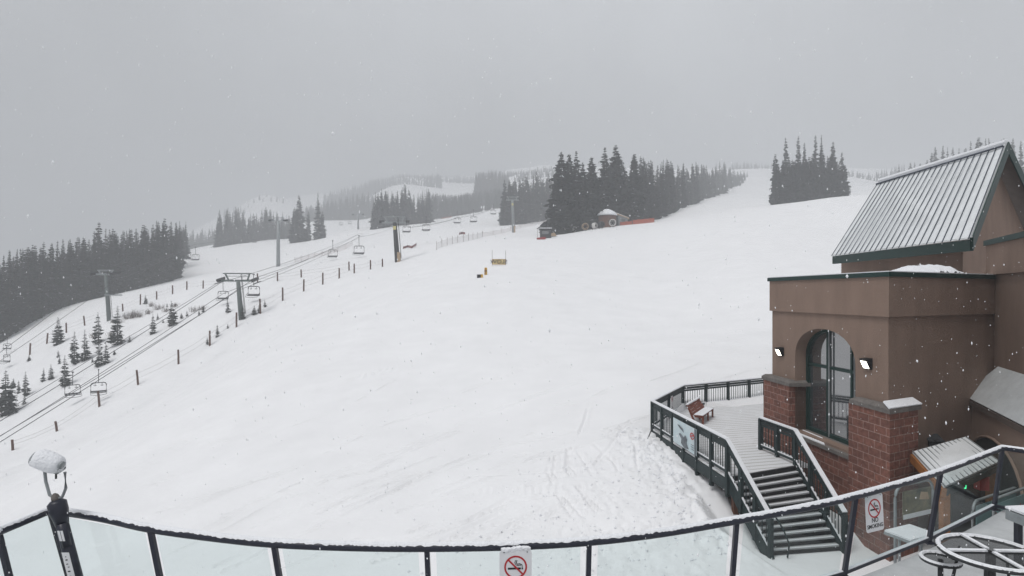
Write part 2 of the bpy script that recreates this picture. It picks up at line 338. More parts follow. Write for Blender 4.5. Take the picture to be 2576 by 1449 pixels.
# ski and snowmobile tracks, trampled snow and the broken bank, pressed into the sheet
def smoothnoise(x, y, seed, sc_):
    rs = np.random.RandomState(seed); g = rs.rand(64, 64); u, v = x/sc_, y/sc_
    i, j = np.floor(u).astype(int), np.floor(v).astype(int); fu, fv = u-i, v-j
    fu = fu*fu*(3-2*fu); fv = fv*fv*(3-2*fv); G = lambda a, b: g[a % 64, b % 64]
    return (G(i,j)*(1-fu)+G(i+1,j)*fu)*(1-fv)+(G(i,j+1)*(1-fu)+G(i+1,j+1)*fu)*fv-.5
near = (xf > -30) & (xf < 16) & (yf > 8) & (yf < 60)
disp = np.zeros(len(xf))
def groove(pts, wdt, dep, gap=0):
    global disp
    q = [np.array(onground(*p)[0][:2]) for p in pts]
    for a, b in zip(q[:-1], q[1:]):
        d = b-a; ln = np.hypot(*d)
        if ln < 1e-3: continue
        d /= ln; n = np.array((-d[1], d[0])); rx, ry = xf-a[0], yf-a[1]; t_ = rx*d[0]+ry*d[1]; s_ = rx*n[0]+ry*n[1]
        s_ = s_+.05*np.sin(t_*.7+a[0]*9)
        on = near & (t_ > -.02) & (t_ < ln+.02) & (np.abs(s_) < wdt*4)
        g = -np.exp(-(s_/wdt)**2)*dep+np.exp(-((np.abs(s_)-wdt*1.9)/wdt)**2)*dep*.45
        brk = np.clip(smoothnoise(xf, yf, 5, .8)*3+.9, 0.1, 1)
        disp = np.where(on, np.where(np.abs(g) > np.abs(disp), g*brk, disp), disp)
TR = [[(735,1342),(1000,1225),(1240,1130),(1460,1085)],[(748,1345),(1010,1232),(1250,1137)],[(800,1290),(1000,1212),(1150,1165)],[(930,1265),(1200,1140),(1340,1090)],
      [(1000,1290),(1240,1200),(1500,1110)],[(1250,1190),(1420,1120),(1650,1045)],[(1090,1240),(1300,1160)],[(640,1330),(880,1230),(1100,1150)],[(1180,1200),(1420,1185),(1560,1140)],
      [(1385,1150),(1378,1190),(1395,1240),(1440,1300)],[(1400,1150),(1398,1195),(1420,1245),(1470,1300)],[(1425,1130),(1425,1180),(1450,1230),(1500,1290)],[(1435,1130),(1440,1180),(1465,1230),(1520,1285)],
      [(1500,1120),(1540,1160),(1560,1200),(1610,1180),(1600,1120)],[(1300,1230),(1400,1200),(1500,1195)],[(1490,1000),(1460,1080),(1440,1130)],[(1570,1080),(1540,1120),(1500,1170)],
      [(1460,1140),(1500,1220),(1560,1280)],[(1660,1000),(1800,960),(1920,925)],[(1640,960),(1800,900),(1900,860)],[(1690,900),(1780,870),(1900,830)],[(560,1300),(760,1215)],[(1150,1330),(1300,1260),(1420,1240)],
      [(700,1440),(800,1400),(900,1365)],[(540,1430),(640,1385),(720,1350)],[(560,1440),(660,1392)]]
for t_ in TR: groove(t_, .055, .095)
rq = random.Random(21)
for i in range(46):
    px, py = rq.uniform(350, 1750), rq.uniform(880, 1400); dx = rq.uniform(90, 330); dy = dx*rq.uniform(.28,.52); bend = rq.uniform(-14, 14)
    q = [(px-dx/2, py+dy/2), (px, py+bend), (px+dx/2, py-dy/2)]
    groove(q, rq.uniform(.045,.06), rq.uniform(.05,.09))
    if rq.random() < .7: groove([(a+rq.uniform(4,9), b_+rq.uniform(2,5)) for a, b_ in q], .05, .07)
# snowcat tread strip
a = np.array(onground(1200,1236)[0][:2]); b = np.array(onground(1425,1232)[0][:2]); d = (b-a)/np.hypot(*(b-a)); n = np.array((-d[1], d[0]))
t_ = (xf-a[0])*d[0]+(yf-a[1])*d[1]; s_ = (xf-a[0])*n[0]+(yf-a[1])*n[1]
on = near & (t_ > 0) & (t_ < np.hypot(*(b-a))) & (np.abs(s_) < .28); disp = np.where(on, np.sin(t_*2*math.pi/.24+s_*7)*.016*(1+smoothnoise(xf, yf, 13, .5)), disp)
# trampled yard right of centre and lumps along the deck
tramp = np.exp(-(((xf-3.2)/3.4)**2+((yf-15.5)/4.0)**2))
tl = smoothnoise(xf, yf, 1, .38); th = smoothnoise(xf, yf, 2, .17)
disp += near*tramp*(np.minimum(tl+.02, 0)*.08+np.minimum(smoothnoise(xf, yf, 9, .11)+.15, 0)*.16+np.minimum(th+.2, 0)*.10+np.abs(smoothnoise(xf, yf, 8, .3))*.05)
bl = (5.55-(yf-16.3)*.10); side = np.exp(-((xf-(bl-.55))/.75)**2)*np.clip((yf-14.2)/1.2, 0, 1)*np.clip((23.3-yf)/1.5, 0, 1)
disp += near*side*(np.abs(smoothnoise(xf, yf, 3, .5))*.36+np.abs(smoothnoise(xf, yf, 4, .23))*.30-.12+smoothnoise(xf, yf, 7, .12)*.10)
disp += np.where((xf < -22) & (xf > -75) & (yf > 45) & (yf < 110), np.minimum(smoothnoise(xf+yf*.6, yf*2.2-xf, 6, 3.5)+.1, 0)*1.1*np.exp(-((xf+40)/18)**2), 0)
zf = zf+disp
# the hollow under the timber deck
under = (xf > 6.3-(yf-16.3)*.10) & (xf < 12.5) & (yf > 15.8) & (yf < 26.5) & (yf < 22.0+(xf-5.21)*1.69)
zf = np.where(under, np.minimum(zf, .35), zf)
lim = np.maximum(0, (6.15-(yf-14.9)*.33-xf)*.85)+np.maximum(0, yf-15.6)*.5
zf = np.where((xf > 4.4) & (yf > 11) & (yf < 17.2), np.minimum(zf, lim+.01), zf)
zf = np.where((yf < 13.5) & (xf > 3) , np.minimum(zf, .12), zf)
nx, ny = len(gx), len(gy)
idx = np.arange(nx*ny).reshape(ny, nx)
quads = np.stack([idx[:-1,:-1], idx[:-1,1:], idx[1:,1:], idx[1:,:-1]], -1).reshape(-1, 4)
me = bpy.data.meshes.new('snow_slope'); me.vertices.add(nx*ny); me.vertices.foreach_set('co', np.stack([xf, yf, zf], -1).ravel())
me.loops.add(len(quads)*4); me.polygons.add(len(quads)); me.loops.foreach_set('vertex_index', quads.ravel())
me.polygons.foreach_set('loop_start', np.arange(0, len(quads)*4, 4)); me.polygons.foreach_set('use_smooth', [True]*len(quads))
me.update(calc_edges=True); me.materials.append(M['snow'])
terr = bpy.data.objects.new('snow_slope', me); C.objects.link(terr); terr['kind'] = 'structure'

# ------------------------------------------------------------------ haze
hb = MB().box((0, 720, 65), (2100, 1700, 330)); haze = hb.build('haze', M['white']); haze['kind'] = 'stuff'
m = bpy.data.materials.new('haze air'); m.use_nodes = True; t = m.node_tree; t.nodes.clear()
pv = t.nodes.new('ShaderNodeVolumePrincipled'); pv.inputs['Density'].default_value = .0021; pv.inputs['Color'].default_value = (.655, .67, .69, 1); pv.inputs['Anisotropy'].default_value = .0
ou = t.nodes.new('ShaderNodeOutputMaterial'); t.links.new(pv.outputs[0], ou.inputs['Volume'])
haze.data.materials.clear(); haze.data.materials.append(m)
#@@PART2
# ------------------------------------------------------------------ lodge building
A2, B2, C2 = Vector((9.47,15,0)), Vector((8.95,20.5,0)), Vector((14.14,17.5,0))
tL = (B2-A2); LL = tL.length; tL.normalize(); nL = Vector((-tL.y, tL.x, 0))          # left face, outward to the left
tR = (C2-A2); LR = tR.length; tR.normalize(); nR = Vector((tR.y, -tR.x, 0))          # right face, outward to the viewer
if nL.x > 0: nL = -nL
Zw = lambda d: CZ+d                                                                   # height given relative to the lens
def WL(s, z, o=0): q = A2+tL*(s*LL)+nL*o; return Vector((q.x, q.y, Zw(z)))
def WR(s, z, o=0): q = A2+tR*(s*LR)+nR*o; return Vector((q.x, q.y, Zw(z)))
lodge = thing('lodge_building', (9.47,15,0), 'brown stucco lodge with red block piers, tall arched window and steep ribbed metal roof', 'building')
# tower walls: left wall with the arched opening, right wall, back walls
s0, s1, zs, za, zb = .225, .75, -2.0, -1.03, -4.35
narc = 18
arch = [(s0+(s1-s0)*(.5-.5*math.cos(math.pi*i/narc)), zs+(za-zs)*math.sin(math.pi*i/narc)**.85) for i in range(narc+1)]
wl = MB(); gb = -6.75; tp = .50; dp = .55
def strip(q0, q1, q2, q3): wl.add([q0,q1,q2,q3], [(0,1,2,3)])
strip(WL(0,gb),WL(0,tp),WL(s0,tp),WL(s0,gb)); strip(WL(s1,gb),WL(s1,tp),WL(1,tp),WL(1,gb)); strip(WL(s0,gb),WL(s0,zb),WL(s1,zb),WL(s1,gb))
for (a, za_), (b_, zb_) in zip(arch[:-1], arch[1:]):
    strip(WL(a,za_),WL(a,tp),WL(b_,tp),WL(b_,zb_))
    strip(WL(a,za_),WL(b_,zb_),WL(b_,zb_,-dp),WL(a,za_,-dp))
strip(WL(s0,zb),WL(s0,zs),WL(s0,zs,-dp),WL(s0,zb,-dp)); strip(WL(s1,zb),WL(s1,zb,-dp),WL(s1,zs,-dp),WL(s1,zs))
strip(WL(s0,zb),WL(s0,zb,-dp),WL(s1,zb,-dp),WL(s1,zb))
D2 = Vector((13.6,22.2,0))
def ring(z): return [Vector((q.x,q.y,Zw(z))) for q in (A2,B2,D2,C2)]
a, b_ = ring(gb), ring(tp)
wl.add([a[0],a[3],b_[3],b_[0]], [(0,1,2,3)]); wl.add([a[1],a[2],b_[2],b_[1]], [(3,2,1,0)]); wl.add([a[2],a[3],b_[3],b_[2]], [(3,2,1,0)])
ck = ring(.3); wl.add(ck, [(3,2,1,0)])
wl.build('wall', 'stucco', lodge)
# parapet band, a little proud of the walls
def loop_off(o):
    # plan outline pushed outwards by o on the two faces in view
    def inter(p, d, q, e):
        k = ((q-p).x*e.y-(q-p).y*e.x)/(d.x*e.y-d.y*e.x); return p+d*k
    a = inter(A2+nL*o, tL, A2+nR*o, tR); return a
def band(z0, z1, o, name, mtl, ext=.0):
    a = loop_off(o); b = B2+nL*o+tL*(o*.8+ext); c = C2+nR*o; i1 = C2-nR*.25; i0 = B2-nL*.25+tL*(o*.8+ext)
    ai = loop_off(-.25)
    mb = MB()
    for p, q, pi, qi in ((b, a, i0, ai), (a, c, ai, i1)):
        mb.hexa([Vector((v.x,v.y,Zw(z))) for z in (z0,z1) for v in (p, q, qi, pi)])
    return mb.build(name, mtl, lodge)
band(-.57, .44, .07, 'parapet_band', 'stucco'); band(.44, .56, .115, 'coping', 'green', .03)
sm = band(.56, .585, .10, 'coping_snow', 'snowcap')
# piers and caps
def pier(name, poly, z0, z1, m_): return MB().prism([(p.x,p.y) for p in poly], Zw(z0), Zw(z1)).build(name, m_, lodge)
def plan(s, o, k=0): return A2+tL*(s*LL)+nL*o+tR*k
ap = loop_off(.2); apc = loop_off(.24)
pr = [ap, A2+tR*(.95)+nR*.2, A2+tR*.95-nR*.1, plan(.225,-.45), plan(.225,.2)]
pier('masonry_pier', pr[::-1] if Vector((pr[1]-pr[0])).cross(pr[2]-pr[0]).z < 0 else pr, gb, -2.95, 'block')
pc = [apc, A2+tR*1.03+nR*.24, A2+tR*1.03-nR*.1, plan(.205,-.45), plan(.21,.24)]
pc = pc[::-1] if (pc[1]-pc[0]).cross(pc[2]-pc[0]).z < 0 else pc
def capstone(poly, zl):
    n = len(poly); cen = sum((Vector((q.x,q.y,0)) for q in poly), Vector())/n
    mb = MB().prism([(q.x,q.y) for q in poly], Zw(zl), Zw(zl+.11))
    lo = [Vector((q.x,q.y,Zw(zl+.11))) for q in poly]; hi = [Vector((q.x,q.y,Zw(zl+.19)))+(cen-q).normalized()*.15 for q in poly]
    mb.add(lo+hi, [(i,(i+1)%n,n+(i+1)%n,n+i) for i in range(n)]+[tuple(range(n,2*n))]); return mb.build('pier_cap', 'capstone', lodge)
cpn = capstone(pc, -2.95)
sb = MB(); e0, e1 = apc-nR*.02, A2+tR*1.02+nR*.25; 
q0, q1 = Vector((e0.x,e0.y,Zw(-2.825))), Vector((e1.x,e1.y,Zw(-2.825)))
q2, q3 = q1-nR*.24+Vector((0,0,.13)), q0-nR*.22+tR*.12+Vector((0,0,.13))
sb.slab([q0,q1,q2,q3], .035); sb.build('cap_snow', 'snowcap', cpn)
pl = [plan(.75,.2), plan(.75,-.45), plan(1.04,-.3), plan(1.04,.2)]
pl = pl[::-1] if (pl[1]-pl[0]).cross(pl[2]-pl[0]).z < 0 else pl
pier('masonry_pier', pl, gb, -2.95, 'block')
plc = [plan(.735,.24), plan(.725,-.45), plan(1.055,-.3), plan(1.05,.24)]
plc = plc[::-1] if (plc[1]-plc[0]).cross(plc[2]-plc[0]).z < 0 else plc
cpn2 = capstone(plc, -2.95)
# masonry under the sill and the sill
MB().hexa([WL(.225,gb,.04),WL(.75,gb,.04),WL(.75,gb,-.2),WL(.225,gb,-.2),WL(.225,-4.55,.04),WL(.75,-4.55,.04),WL(.75,-4.55,-.2),WL(.225,-4.55,-.2)]).build('sill_wall', 'block', lodge)
sl_ = MB().hexa([WL(.227,-4.55,.1),WL(.748,-4.55,.1),WL(.748,-4.55,-.5),WL(.227,-4.55,-.5),WL(.227,-4.45,.1),WL(.748,-4.45,.1),WL(.748,-4.30,-.5),WL(.227,-4.30,-.5)]).build('window_sill', 'capstone', lodge)
MB().slab([WL(.45,-4.436,.07),WL(.74,-4.44,.08),WL(.74,-4.37,-.25),WL(.55,-4.37,-.22)][::-1], .03).build('sill_snow', 'snowcap', sl_)
# arched window: frame, bars, pane, dim room behind
win = MB(); o = -.42; ins = .035
ao = [(s0+.004+(s1-s0-.008)*(.5-.5*math.cos(math.pi*i/narc)), zs+(za-zs-.01)*math.sin(math.pi*i/narc)**.85) for i in range(narc+1)]
for (p, zp), (q, zq) in zip(ao[:-1], ao[1:]): win.bar(WL(p,zp,o), WL(q,zq,o), .12, .12, up=nL)
for s_ in (s0+.012, s1-.012): win.bar(WL(s_,-4.33,o), WL(s_,zs+.05,o), .12, .12, up=nL)
def ztop(s): 
    u = (s-s0)/(s1-s0); return zs+(za-zs)*math.sin(math.acos(1-2*u))**.85
for s_ in (.355, .555): win.bar(WL(s_,-4.33,o), WL(s_,ztop(s_)-.03,o), .07, .09, up=nL)
win.bar(WL(s0+.02,-2.22,o), WL(s1-.02,-2.22,o), .09, .08, up=nL); win.bar(WL(s0+.02,-4.28,o), WL(s1-.02,-4.28,o), .12, .1, up=nL)
wo = win.build('window', 'green', lodge)
pp = [WL(s0,-4.34,o-.02)]+[WL(s,z,o-.02) for s, z in arch]+[WL(s1,-4.34,o-.02)]
MB().slab(pp[::-1], .012).build('pane', 'pane', wo)
cur = MB()
for s_ in (.335, .545): cur.bar(WL(s_-.012,-4.3,o+.055), WL(s_-.012,ztop(s_)-.1,o+.055), .02, .05, up=nL)
cur.build('glazing_bead', 'galv', wo)
# wall lamps on the left wall
for s_, z in ((.89,-1.92), (.126,-1.83)):
    c = WL(s_, z); lm = MB(); wd = .125; 
    def lp(u, zz, oo): return c+tL*u+nL*oo+Vector((0,0,zz))
    lm.hexa([lp(-wd,-.14,.07),lp(wd,-.14,.07),lp(wd,-.14,0),lp(-wd,-.14,0),lp(-wd,.14,.2),lp(wd,.14,.2),lp(wd,.14,0),lp(-wd,.14,0)][:4]+[lp(-wd,.13,.2),lp(wd,.13,.2),lp(wd,.15,0),lp(-wd,.15,0)])
    lo_ = lm.build('wall_lamp', 'black', lodge)
    MB().hexa([lp(-wd+.02,-.12,.086),lp(wd-.02,-.12,.086),lp(wd-.02,-.12,.07),lp(-wd+.02,-.12,.07),lp(-wd+.02,.07,.182),lp(wd-.02,.07,.182),lp(wd-.02,.07,.16),lp(-wd+.02,.07,.16)]).build('lens', 'lens', lo_)
# steep roof and gable behind the block
el, er, rl, rr = P(2097,648,28.2), P(2445,607,18.75), P(2215,462,29.5), P(2535,367,22.0)
er2 = Vector((22.9, 25.0, er.z-.0)); el2 = rl+(er2-rr)
rf = MB(); rf.slab([el, er, rr, rl], .12); rf.slab([rr, er2, el2, rl], .12)
MB().slab([rr-Vector((0,0,.03)), er2-Vector((0,0,.03)), el2-Vector((0,0,.03)), rl-Vector((0,0,.03))][::-1], .02).build('soffit', 'fasciaboard', lodge)
roof = rf.build('roof', 'ribroof', lodge)
nrm = (er-el).cross(rl-el).normalized()
ns = 22; sm_ = MB()
for i in range(ns+1):
    k = (i+.02)/(ns+.04); a = el.lerp(er, k)+nrm*.131; b_ = rl.lerp(rr, k)+nrm*.131; b_ = a.lerp(b_, .975); sm_.bar(a, b_, .032, .018, up=nrm)
sm_.build('standing_seams', 'seam', roof)
rc = MB(); up_ = Vector((0,0,.12)); rc.tube([rl+up_+nrm*.04, rr+up_+nrm*.04], .11, 8); rc.build('ridge_snow', 'snowcap', roof)
MB().bar(rl.lerp(el,.035)+nrm*.17, rr.lerp(er,.035)+nrm*.17, .05, .05, up=nrm).build('ridge_flashing', 'seam', roof)
fa = MB(); dn = Vector((0,0,-.30))
ex = (er-el).normalized()
fa.hexa([el+dn-Vector((.06,0,0)), er+dn-Vector((.06,0,0)), er+dn+Vector((.06,.02,0)), el+dn+Vector((.06,.02,0)), el+up_-Vector((.06,0,0)), er+up_-Vector((.06,0,0)), er+up_+Vector((.06,.02,0)), el+up_+Vector((.06,.02,0))])
g0 = ex*.07
for p, q in ((er, rr), (rr, er2)):
    fa.hexa([p+dn, p+dn+g0, q+dn+g0, q+dn, p+up_*1.2, p+up_*1.2+g0, q+up_*1.2+g0, q+up_*1.2])
fa.build('fascia', 'green', roof)
ov = -ex*.75
ga = MB(); ins_ = (rr-er).normalized()
ge, gr, ge2 = er+ov+Vector((.9,.9,-.1)), rr+ov+Vector((0,0,-.25)), er2+ov+Vector((-.9,-.6,-.1))
zf0 = Zw(.3)
def low(v, z=zf0): return Vector((v.x, v.y, z))
sl0 = el+Vector((1.25,-.4,-.35)); sl0 = ge+(el-er)*.93
ga.add([low(ge),low(ge2),ge2,gr,ge], [(0,1,2,3,4)])
ga.add([low(sl0),low(ge),ge,sl0], [(0,1,2,3)]); ga.add([low(sl0),sl0,sl0+(ge2-ge),low(sl0+(ge2-ge))], [(0,1,2,3)])
ga.build('gable_wall', 'stucco', lodge)
# soffit under the eave
MB().slab([el+dn*.6, er+dn*.6, ge+Vector((0,0,-.05)), sl0+Vector((0,0,-.05))][::-1], .03).build('soffit', 'fasciaboard', roof)
# block at the right edge of the view, its upper band and coping
tK = Vector((12.24-14.14, 13-17.5, 0)).normalized(); nK = Vector((tK.y, -tK.x, 0)); nK = nK if nK.x < 0 else -nK
def WK(s, z, o=0): q = C2+tK*s+nK*o; return Vector((q.x,q.y,Zw(z)))
def blockbar(s_a, s_b, z0, z1, o, back=-2.5):
    return [WK(s_a,z0,o),WK(s_b,z0,o),WK(s_b,z0,back),WK(s_a,z0,back),WK(s_a,z1,o),WK(s_b,z1,o),WK(s_b,z1,back),WK(s_a,z1,back)]
MB().hexa(blockbar(-.6, 7, gb, .62, 0, -3)).build('side_wall', 'stucco', lodge)
MB().hexa(blockbar(-.35, 7, .57, 1.45, .09, -3)).build('side_band', 'stucco', lodge)
MB().hexa(blockbar(-.4, 7, 1.45, 1.6, .14, -3.05)).build('side_coping', 'green', lodge)
# lean-to ledge with a frosted metal top, brown fascia and an arched trim below it
k0, k1 = .35, 7
tq = [WK(k0,-2.08,.005), WK(k1,-2.08,.005), WK(k1,-2.95,.85), WK(k0,-2.95,.85)]
lt = MB().slab(tq, .05); ledge = lt.build('lean_to_roof', 'metalroof', lodge)
MB().hexa([WK(k0,-3.14,.86),WK(k1,-3.14,.86),WK(k1,-3.14,.2),WK(k0,-3.14,.2),WK(k0,-2.99,.86),WK(k1,-2.99,.86),WK(k1,-2.99,.2),WK(k0,-2.99,.2)]).build('lean_to_fascia', 'fasciaboard', ledge)
lw = MB().hexa([WK(k0+.03,gb,.8),WK(k1,gb,.8),WK(k1,gb,.2),WK(k0+.03,gb,.2),WK(k0+.03,-3.14,.8),WK(k1,-3.14,.8),WK(k1,-3.14,.2),WK(k0+.03,-3.14,.2)])
lw.add([WK(k0+.03,-3.14,.8),WK(k0+.03,-2.95,.8),WK(k0+.03,-2.1,0),WK(k0+.03,-3.14,0)], [(0,1,2,3)]); lw.build('lean_to_wall', 'stucco', lodge)
pts = [WK(.95+1.9*(1-math.cos(math.pi*i/14)), -4.75+1.05*math.sin(math.pi*i/14), .83) for i in range(15)]
MB().tube(pts, .035, 6).build('arch_trim', 'stucco', lodge)
MB().slab([WK(.99,-6.6,.815)]+[q-nK*.015 for q in pts[1:-1]]+[WK(4.7,-6.6,.815)], .01).build('dark_arch_sheet', 'interior', lodge)  # dark sheet on the solid wall, painting the shade inside an arch
# small vent hood on the right wall
vp = P(2345,1118,15.9); vh = MB(); vh.box(vp, (.3,.3,.34), math.atan2(tR.y,tR.x)); vh.slab([vp+Vector((-.2,-.2,.1)),vp+Vector((.2,-.2,.1)),vp+Vector((.2,.1,.24)),vp+Vector((-.2,.1,.24))], .03); vh.build('vent_hood', 'darksteel', lodge)
# snow heap on the flat roof
hp = MB(); rs = random.Random(4); nu, nv = 44, 9
c0, c1 = P(2262,690,15.9), P(2440,690,17.2); dr = (c1-c0); dr.z = 0; bk = Vector((-.35,.9,0))
def heapz(u, v):
    e = max(0, min(1, u/.38))*max(0, min(1, (1-u)/.14)); prof = .36*(e**.8)*math.sin(math.pi*(.5+.5*v)) if v < 1 else 0
    return prof
vs = []
for i in range(nu+1):
    for j in range(nv+1):
        u, v = i/nu, j/nv; h = .30*max(0,min(1,u/.42))**.75*max(0,min(1,(1-u)/.13))**.6*math.sin(math.pi*min(1,.15+v*.85))
        h += (.07 if u > .55 else .015)*(rs.random()-.35)*(h > .08)
        vs.append(c0+dr*u+bk*v*1.4+Vector((0,0,-.12+h*1.35)))
hp.add(vs, [(i*(nv+1)+j,(i+1)*(nv+1)+j,(i+1)*(nv+1)+j+1,i*(nv+1)+j+1) for i in range(nu) for j in range(nv)])
tag(hp.build('snow_heap', 'snowcap', None, True, org=c0), 'lumpy heap of shovelled snow on the flat roof behind the green coping', 'snow heap')
# ------------------------------------------------------------------ ticket kiosk lean-to beside the right wall
kb = [P(2295,1140,15.0), P(2427,1103,15.5), P(2512,1165,14.4), P(2375,1228,13.2)]
kio = thing('kiosk', (kb[3].x, kb[3].y, 0), 'small kiosk with ribbed metal lean-to roof and orange timber posts by the brown wall', 'kiosk')
kr = MB().slab([kb[3],kb[2],kb[1],kb[0]], .05); kro = kr.build('roof', 'ribroof', kio)
kn = (kb[2]-kb[3]).cross(kb[1]-kb[2]).normalized()
rb = MB()
for i in range(13): k = (i+.03)/12.06; rb.bar(kb[0].lerp(kb[1],k)+kn*.058, kb[3].lerp(kb[2],k)+kn*.058, .022, .02, up=kn)
rb.build('roof_ribs', 'galv', kro)
MB().bar(kb[0]-Vector((0,0,.12)), kb[3]-Vector((0,0,.12)), .1, .2).build('beam', 'timber', kio)
MB().bar(kb[3]-Vector((0,0,.1))+tR*.03, kb[2]-Vector((0,0,.1)), .08, .14).build('front_beam', 'greenwood', kio)
for q in (kb[3]+Vector((.08,.1,0)), kb[2]+Vector((-.15,.05,0))): MB().bar((q.x,q.y,-.05), (q.x,q.y,q.z-.14), .15, .15, up=(0,1,0)).build('post', 'timber', kio)
bw = [kb[0]+Vector((.35,-.3,0)), kb[1]+Vector((-.1,-.3,0))]
MB().hexa([Vector((p.x,p.y,z)) for z in (-.05,) for p in (bw[0]-nR*-.25, bw[1]-nR*-.25, bw[1], bw[0])]+[Vector((p.x,p.y,bw[0].z-.25)) for p in (bw[0]-nR*-.25, bw[1]-nR*-.25, bw[1], bw[0])]).build('back_wall', 'interior', kio)
cq = [kb[3].lerp(kb[0],.35)+Vector((.4,0,0)), kb[2].lerp(kb[1],.35)-Vector((.3,0,0))]
MB().bar((cq[0].x,cq[0].y,.5), (cq[1].x,cq[1].y,.5), .5, 1.0).build('counter', 'galv', kio)
MB().box(P(2469,1214,14.2), (.22,.2,.32)).build('fire_box', 'redpaint', kio)
MB().box(P(2422,1224,13.6), (.12,.06,.08)).build('indicator_lamp', 'greenled', kio)
MB().box(P(2398,1243,13.6), (.35,.2,.5)).build('screen', 'black', kio)
# poster in a bent tube stand, snowy table in front of it, banner hoops
def hoop(a, b, zt, r=.03, rad=.25):
    a, b = Vector(a), Vector(b); d = (b-a).normalized(); pts = [a, Vector((a.x,a.y,zt-rad))]
    for i in range(1, 6): k = math.pi/2*i/6; pts.append(Vector((a.x,a.y,zt-rad))+d*(rad*(1-math.cos(k)))+Vector((0,0,rad*math.sin(k))))
    for i in range(0, 6): k = math.pi/2*i/6; pts.append(Vector((b.x,b.y,zt-rad))-d*(rad*(1-math.sin(k)))+Vector((0,0,rad*math.cos(k))))
    return pts+[Vector((b.x,b.y,zt-rad)), b]
pa, pb = P(2252,1300,12.5), P(2347,1300,13.0); zt = CZ-(1212-HY)/F*12.8
ps = thing('poster_stand', (pa.x,pa.y,0), 'bent tube stand holding a dark mountain poster beside the block pier', 'sign')
MB().tube(hoop((pa.x,pa.y,0),(pb.x,pb.y,0),zt), .03, 8).build('tube_frame', 'galv', ps, True)
d = (pb-pa); d.z = 0; u_ = Vector((0,0,1))
def pq(u, z, o=0): return Vector((pa.x,pa.y,0))+d*u+Vector((0,0,z))+Vector((d.y,-d.x,0)).normalized()*o
po = MB().slab([pq(.16,zt-.72,.02),pq(.9,zt-.72,.02),pq(.9,zt-.14,.02),pq(.16,zt-.14,.02)], .015).build('poster', 'poster', ps)
MB().slab([pq(.16,zt-.72,.04),pq(.9,zt-.72,.04),pq(.9,zt-.62,.04),pq(.16,zt-.62,.04)], .004).build('white_strip', 'white', po)
MB().slab([pq(.58,zt-.36,.04),pq(.84,zt-.40,.04),pq(.80,zt-.24,.04),pq(.62,zt-.2,.04)], .004).build('yellow_patch', 'lumber', po)
ta = P(2290,1342,12.0); tb = thing('outdoor_table', (ta.x,ta.y,0), 'narrow grey table with snow on its top below the poster', 'table')
rz = math.atan2(d.y, d.x); tz = CZ-(1345-HY)/F*12.0
MB().box((ta.x,ta.y,tz), (.8,.55,.05), rz).build('top', 'galv', tb); MB().box((ta.x,ta.y,tz+.045), (.78,.53,.035), rz).build('snow', 'snowcap', tb)
for i in (-1,1):
    q = Vector((ta.x,ta.y,0))+Vector((math.cos(rz),math.sin(rz),0))*.34*i; MB().bar(q-Vector((.0,.0,0)), (q.x,q.y,tz-.03), .04, .04, up=(0,1,0)).build('leg', 'galv', tb)
leaf = [(0,-.5),(.06,-.2),(.34,-.26),(.3,-.1),(.5,.1),(.36,.14),(.34,.28),(.16,.16),(.2,.42),(.08,.36),(0,.5),(-.08,.36),(-.2,.42),(-.16,.16),(-.34,.28),(-.36,.14),(-.5,.1),(-.3,-.1),(-.34,-.26),(-.06,-.2)]
for i, (x0, y0, x1, y1, dd0, dd1, lab) in enumerate([(2447,1330,2562,1188,12.9,13.9,'teal banner barrier with a red leaf, standing closest to the kiosk'),
        (2500,1330,2610,1204,12.0,13.0,'teal banner barrier on a bent tube, behind the deck corner post'),
        (2541,1345,2660,1262,11.0,12.0,'bent tube barrier nearest the deck corner with a dark snowy banner')]):
    a, b_ = P(x0,y0,dd0), P(x1,y1,dd1); zt_ = CZ-(y1+25*(i==0)-HY)/F*dd1-.1
    h = thing('banner_barrier', (a.x,a.y,0), lab, 'barrier', 'banner barriers by the kiosk')
    MB().tube(hoop((a.x,a.y,0),(b_.x,b_.y,0),zt_,rad=.22), .028, 8).build('tube_frame', 'galv', h, True)
    e = (b_-a); e.z = 0; nn = Vector((e.y,-e.x,0)).normalized()
    def hq(u, z, o=0): return Vector((a.x,a.y,0))+e*u+Vector((0,0,z))+nn*o
    bn = MB().slab([hq(.06,zt_-1.0),hq(.94,zt_-1.0),hq(.94,zt_-.12),hq(.06,zt_-.12)], .012).build('banner', 'teal' if i < 2 else 'poster', h)
    if i < 2:
        q = MB(); q.add([hq(.55+lx*.55/e.length,zt_-.55+ly*.6,.03) for lx, ly in leaf], [tuple(range(len(leaf)))]); q.build('leaf_emblem', 'signred', bn)
#@@PART3
# ------------------------------------------------------------------ timber deck, its rails, stairs, bench and banner
ZD = CZ-5.0
def D_(px, py): return PZ(px, py, ZD)
d0, d1, d2, d3 = D_(1830,1199), D_(1641,1078), D_(1718,1029), D_(1935,1003)
r0, r1 = D_(1913,1131), D_(2001,1170)
L1, R1 = Vector((6.46,14.9,.02)), Vector((8.46,15.15,.02))
dk = thing('timber_deck', (7.5,20,0), 'raised timber deck dusted with snow in front of the arched window', 'deck')
d4 = d3+Vector((2.0,-.6,0))
poly = [d0, Vector((r1.x,r1.y,0)), Vector((8.75,17.3,0)), Vector((8.45,20.5,0)), Vector((9.4,21.0,0)), Vector((13.2,22.5,0)), d4, d3, d2, d1]
MB().prism([(p.x,p.y) for p in poly], ZD-.06, ZD).build('boards', 'boards', dk)
fa = MB()
for p, q in ((d0,d1),(d1,d2),(d2,d3),(d3,d4)): fa.bar(p-Vector((0,0,.24)), q-Vector((0,0,.24)), .06, .33)
fa.build('fascia_beam', 'greenwood', dk)
